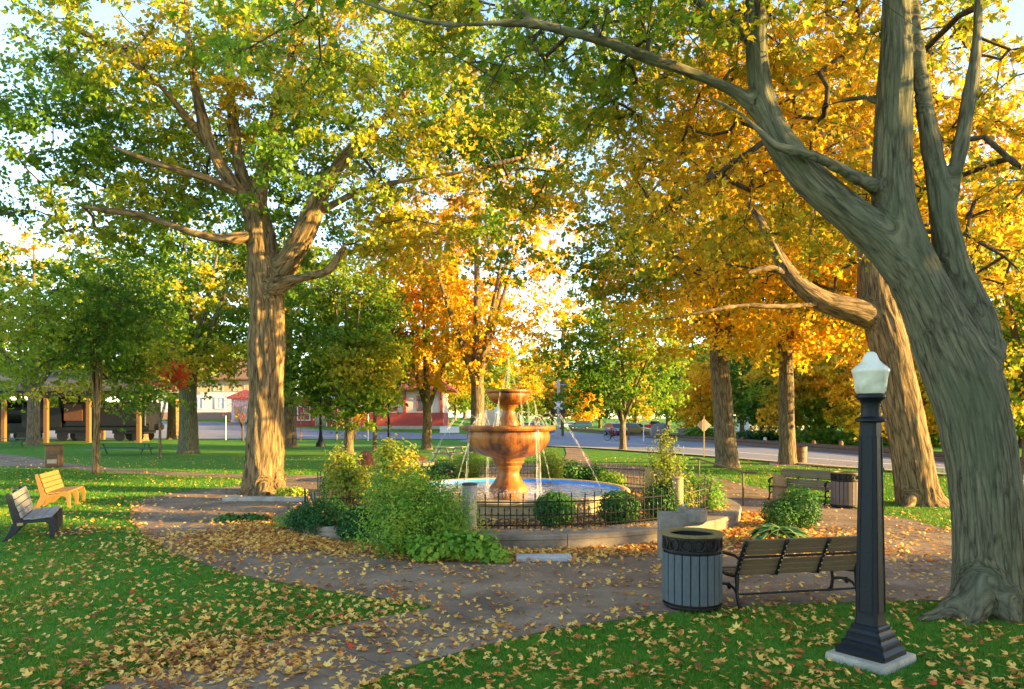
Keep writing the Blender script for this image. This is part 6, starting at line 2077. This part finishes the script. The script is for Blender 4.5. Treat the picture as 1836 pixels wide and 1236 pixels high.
# drifts: along the foot of the planter wall, on the leaf bed, along the path edges
for k in range(8500):
    t = R(random.uniform(-78, 82))
    d = abs(random.gauss(0, .55)) + .02
    if t > R(15) and d > .9 and random.random() < .5: continue
    p = arc_pt(t, 5.85 + d)
    cand.append((p.x, p.y, .012 + random.random() * .035))
for k in range(4200):                                # the brown leaf bed left of the big bush
    x, y = random.gauss(-4.6, 1.25), random.gauss(14.3, .85)
    if math.hypot(x - RC[0], y - RC[1]) > 5.86: cand.append((x, y, .012 + random.random() * .03))
for k in range(2400):                                # leaf bed behind the near bench
    x, y = random.gauss(5.6, .8), random.gauss(14.0, .9)
    if math.hypot(x - RC[0], y - RC[1]) > 5.86: cand.append((x, y, .012 + random.random() * .03))
for k in range(3400):                                # inside the fence
    t, r = random.uniform(0, 2 * PI), 4.9 - abs(random.gauss(0, .8))
    if r < 3.2: continue
    p = arc_pt(t, r)
    cand.append((p.x, p.y, .222 + random.random() * .03))
for k in range(420):                                 # on the coping
    p = arc_pt(R(random.uniform(-80, 88)), 5.25 + abs(random.gauss(0, .16)))
    cand.append((p.x, p.y, .302))
for i in range(len(path_xy)):                        # gathered on the edges of the path
    a, b = Vector((*path_xy[i], 0)), Vector((*path_xy[(i + 1) % len(path_xy)], 0))
    L = (b - a).length
    if a.y > 22 or L < .01: continue
    nrm = Vector((b.y - a.y, a.x - b.x, 0)).normalized()
    for k in range(int(L * (24 if a.x < 1.5 else 12))):
        q = a.lerp(b, random.random()) + nrm * random.gauss(0, .22)
        cand.append((q.x, q.y, random.random() * .02))
for k in range(420):                                 # wedge of lawn between the two arms of the path
    x, y = random.gauss(-2.6, 1.3), random.gauss(8.9, .6)
    cand.append((x, y, .01))
for k in range(1100):                                # drift on the corner where the path leaves the picture
    cand.append((random.gauss(-3.0, .65), random.gauss(7.25, .45), .005 + random.random() * .02))
cand = np.array(cand)
cand = cand[(np.abs(cand[:, 0]) < cand[:, 1] * .76 + .6) & (cand[:, 1] > 5.6)]
for (tx, ty, tr) in ((b2.x, b2.y, .55), (b1.x, b1.y, .7), (b3.x, b3.y, .7), (lx, ly, .48), (2.325, 9.36, .40)):
    cand = cand[np.hypot(cand[:, 0] - tx, cand[:, 1] - ty) > tr]
onp = in_poly(cand[:, 0], cand[:, 1], path_xy)
cand[:, 2] += np.where((cand[:, 2] < .2), np.where(onp, .026, .036), .004)
dist = np.hypot(cand[:, 0], cand[:, 1])
vis = (np.abs(cand[:, 0]) < cand[:, 1] * .70) & (cand[:, 1] > 6.55)
order = np.argsort(np.where(vis, dist, 1e9))
one, rest = order[:300], order[300:]
nr = rng.normal(size=(len(rest), 3)) * .48
nr[:, 2] = 1
szs = .050 + .048 * rng.random(len(rest)) ** 1.2
tn = np.array([.42 + .22 * noise.noise((c[0] * .5, c[1] * .5, 2)) for c in cand[rest]]) + .26 * rng.normal(size=len(rest))
o = inst_mesh('fallen_leaves', MAPLE[0], MAPLE[1], cand[rest], frames(nr, rng), szs, tn, M['leaf_fallen'])
tag(o, 'carpet of fallen yellow and brown maple leaves over lawn, path and bed', 'fallen leaves', kind='stuff')
lm = []
for k in range(4):
    cur = [.0, .5, -.6, 1.1][k]
    vs = [(x, y, z * (1 + cur) + .10 * cur * x * x) for x, y, z in MAPLE[0]] + [(.02, -.35, .02), (-.02, -.35, .02)]
    me = bpy.data.meshes.new('fallen_leaf')
    me.from_pydata(vs, [], list(MAPLE[1]) + [(0, 8, 9)])
    me.materials.append(M['leaf_fallen_one'])
    lm.append(me)
for n_, i in enumerate(one):
    c = cand[i]
    s = random.uniform(.052, .088)
    o = link('fallen_leaf', lm[n_ % 4], None, (c[0], c[1], c[2] + .004), (random.gauss(0, .25), random.gauss(0, .25), random.uniform(0, 2 * PI)))
    o.scale = (s * random.uniform(.8, 1.15), s, s)
    tag(o, 'single fallen maple leaf lying on the lawn or path in the foreground', 'leaf', 'fallen leaves in the foreground')
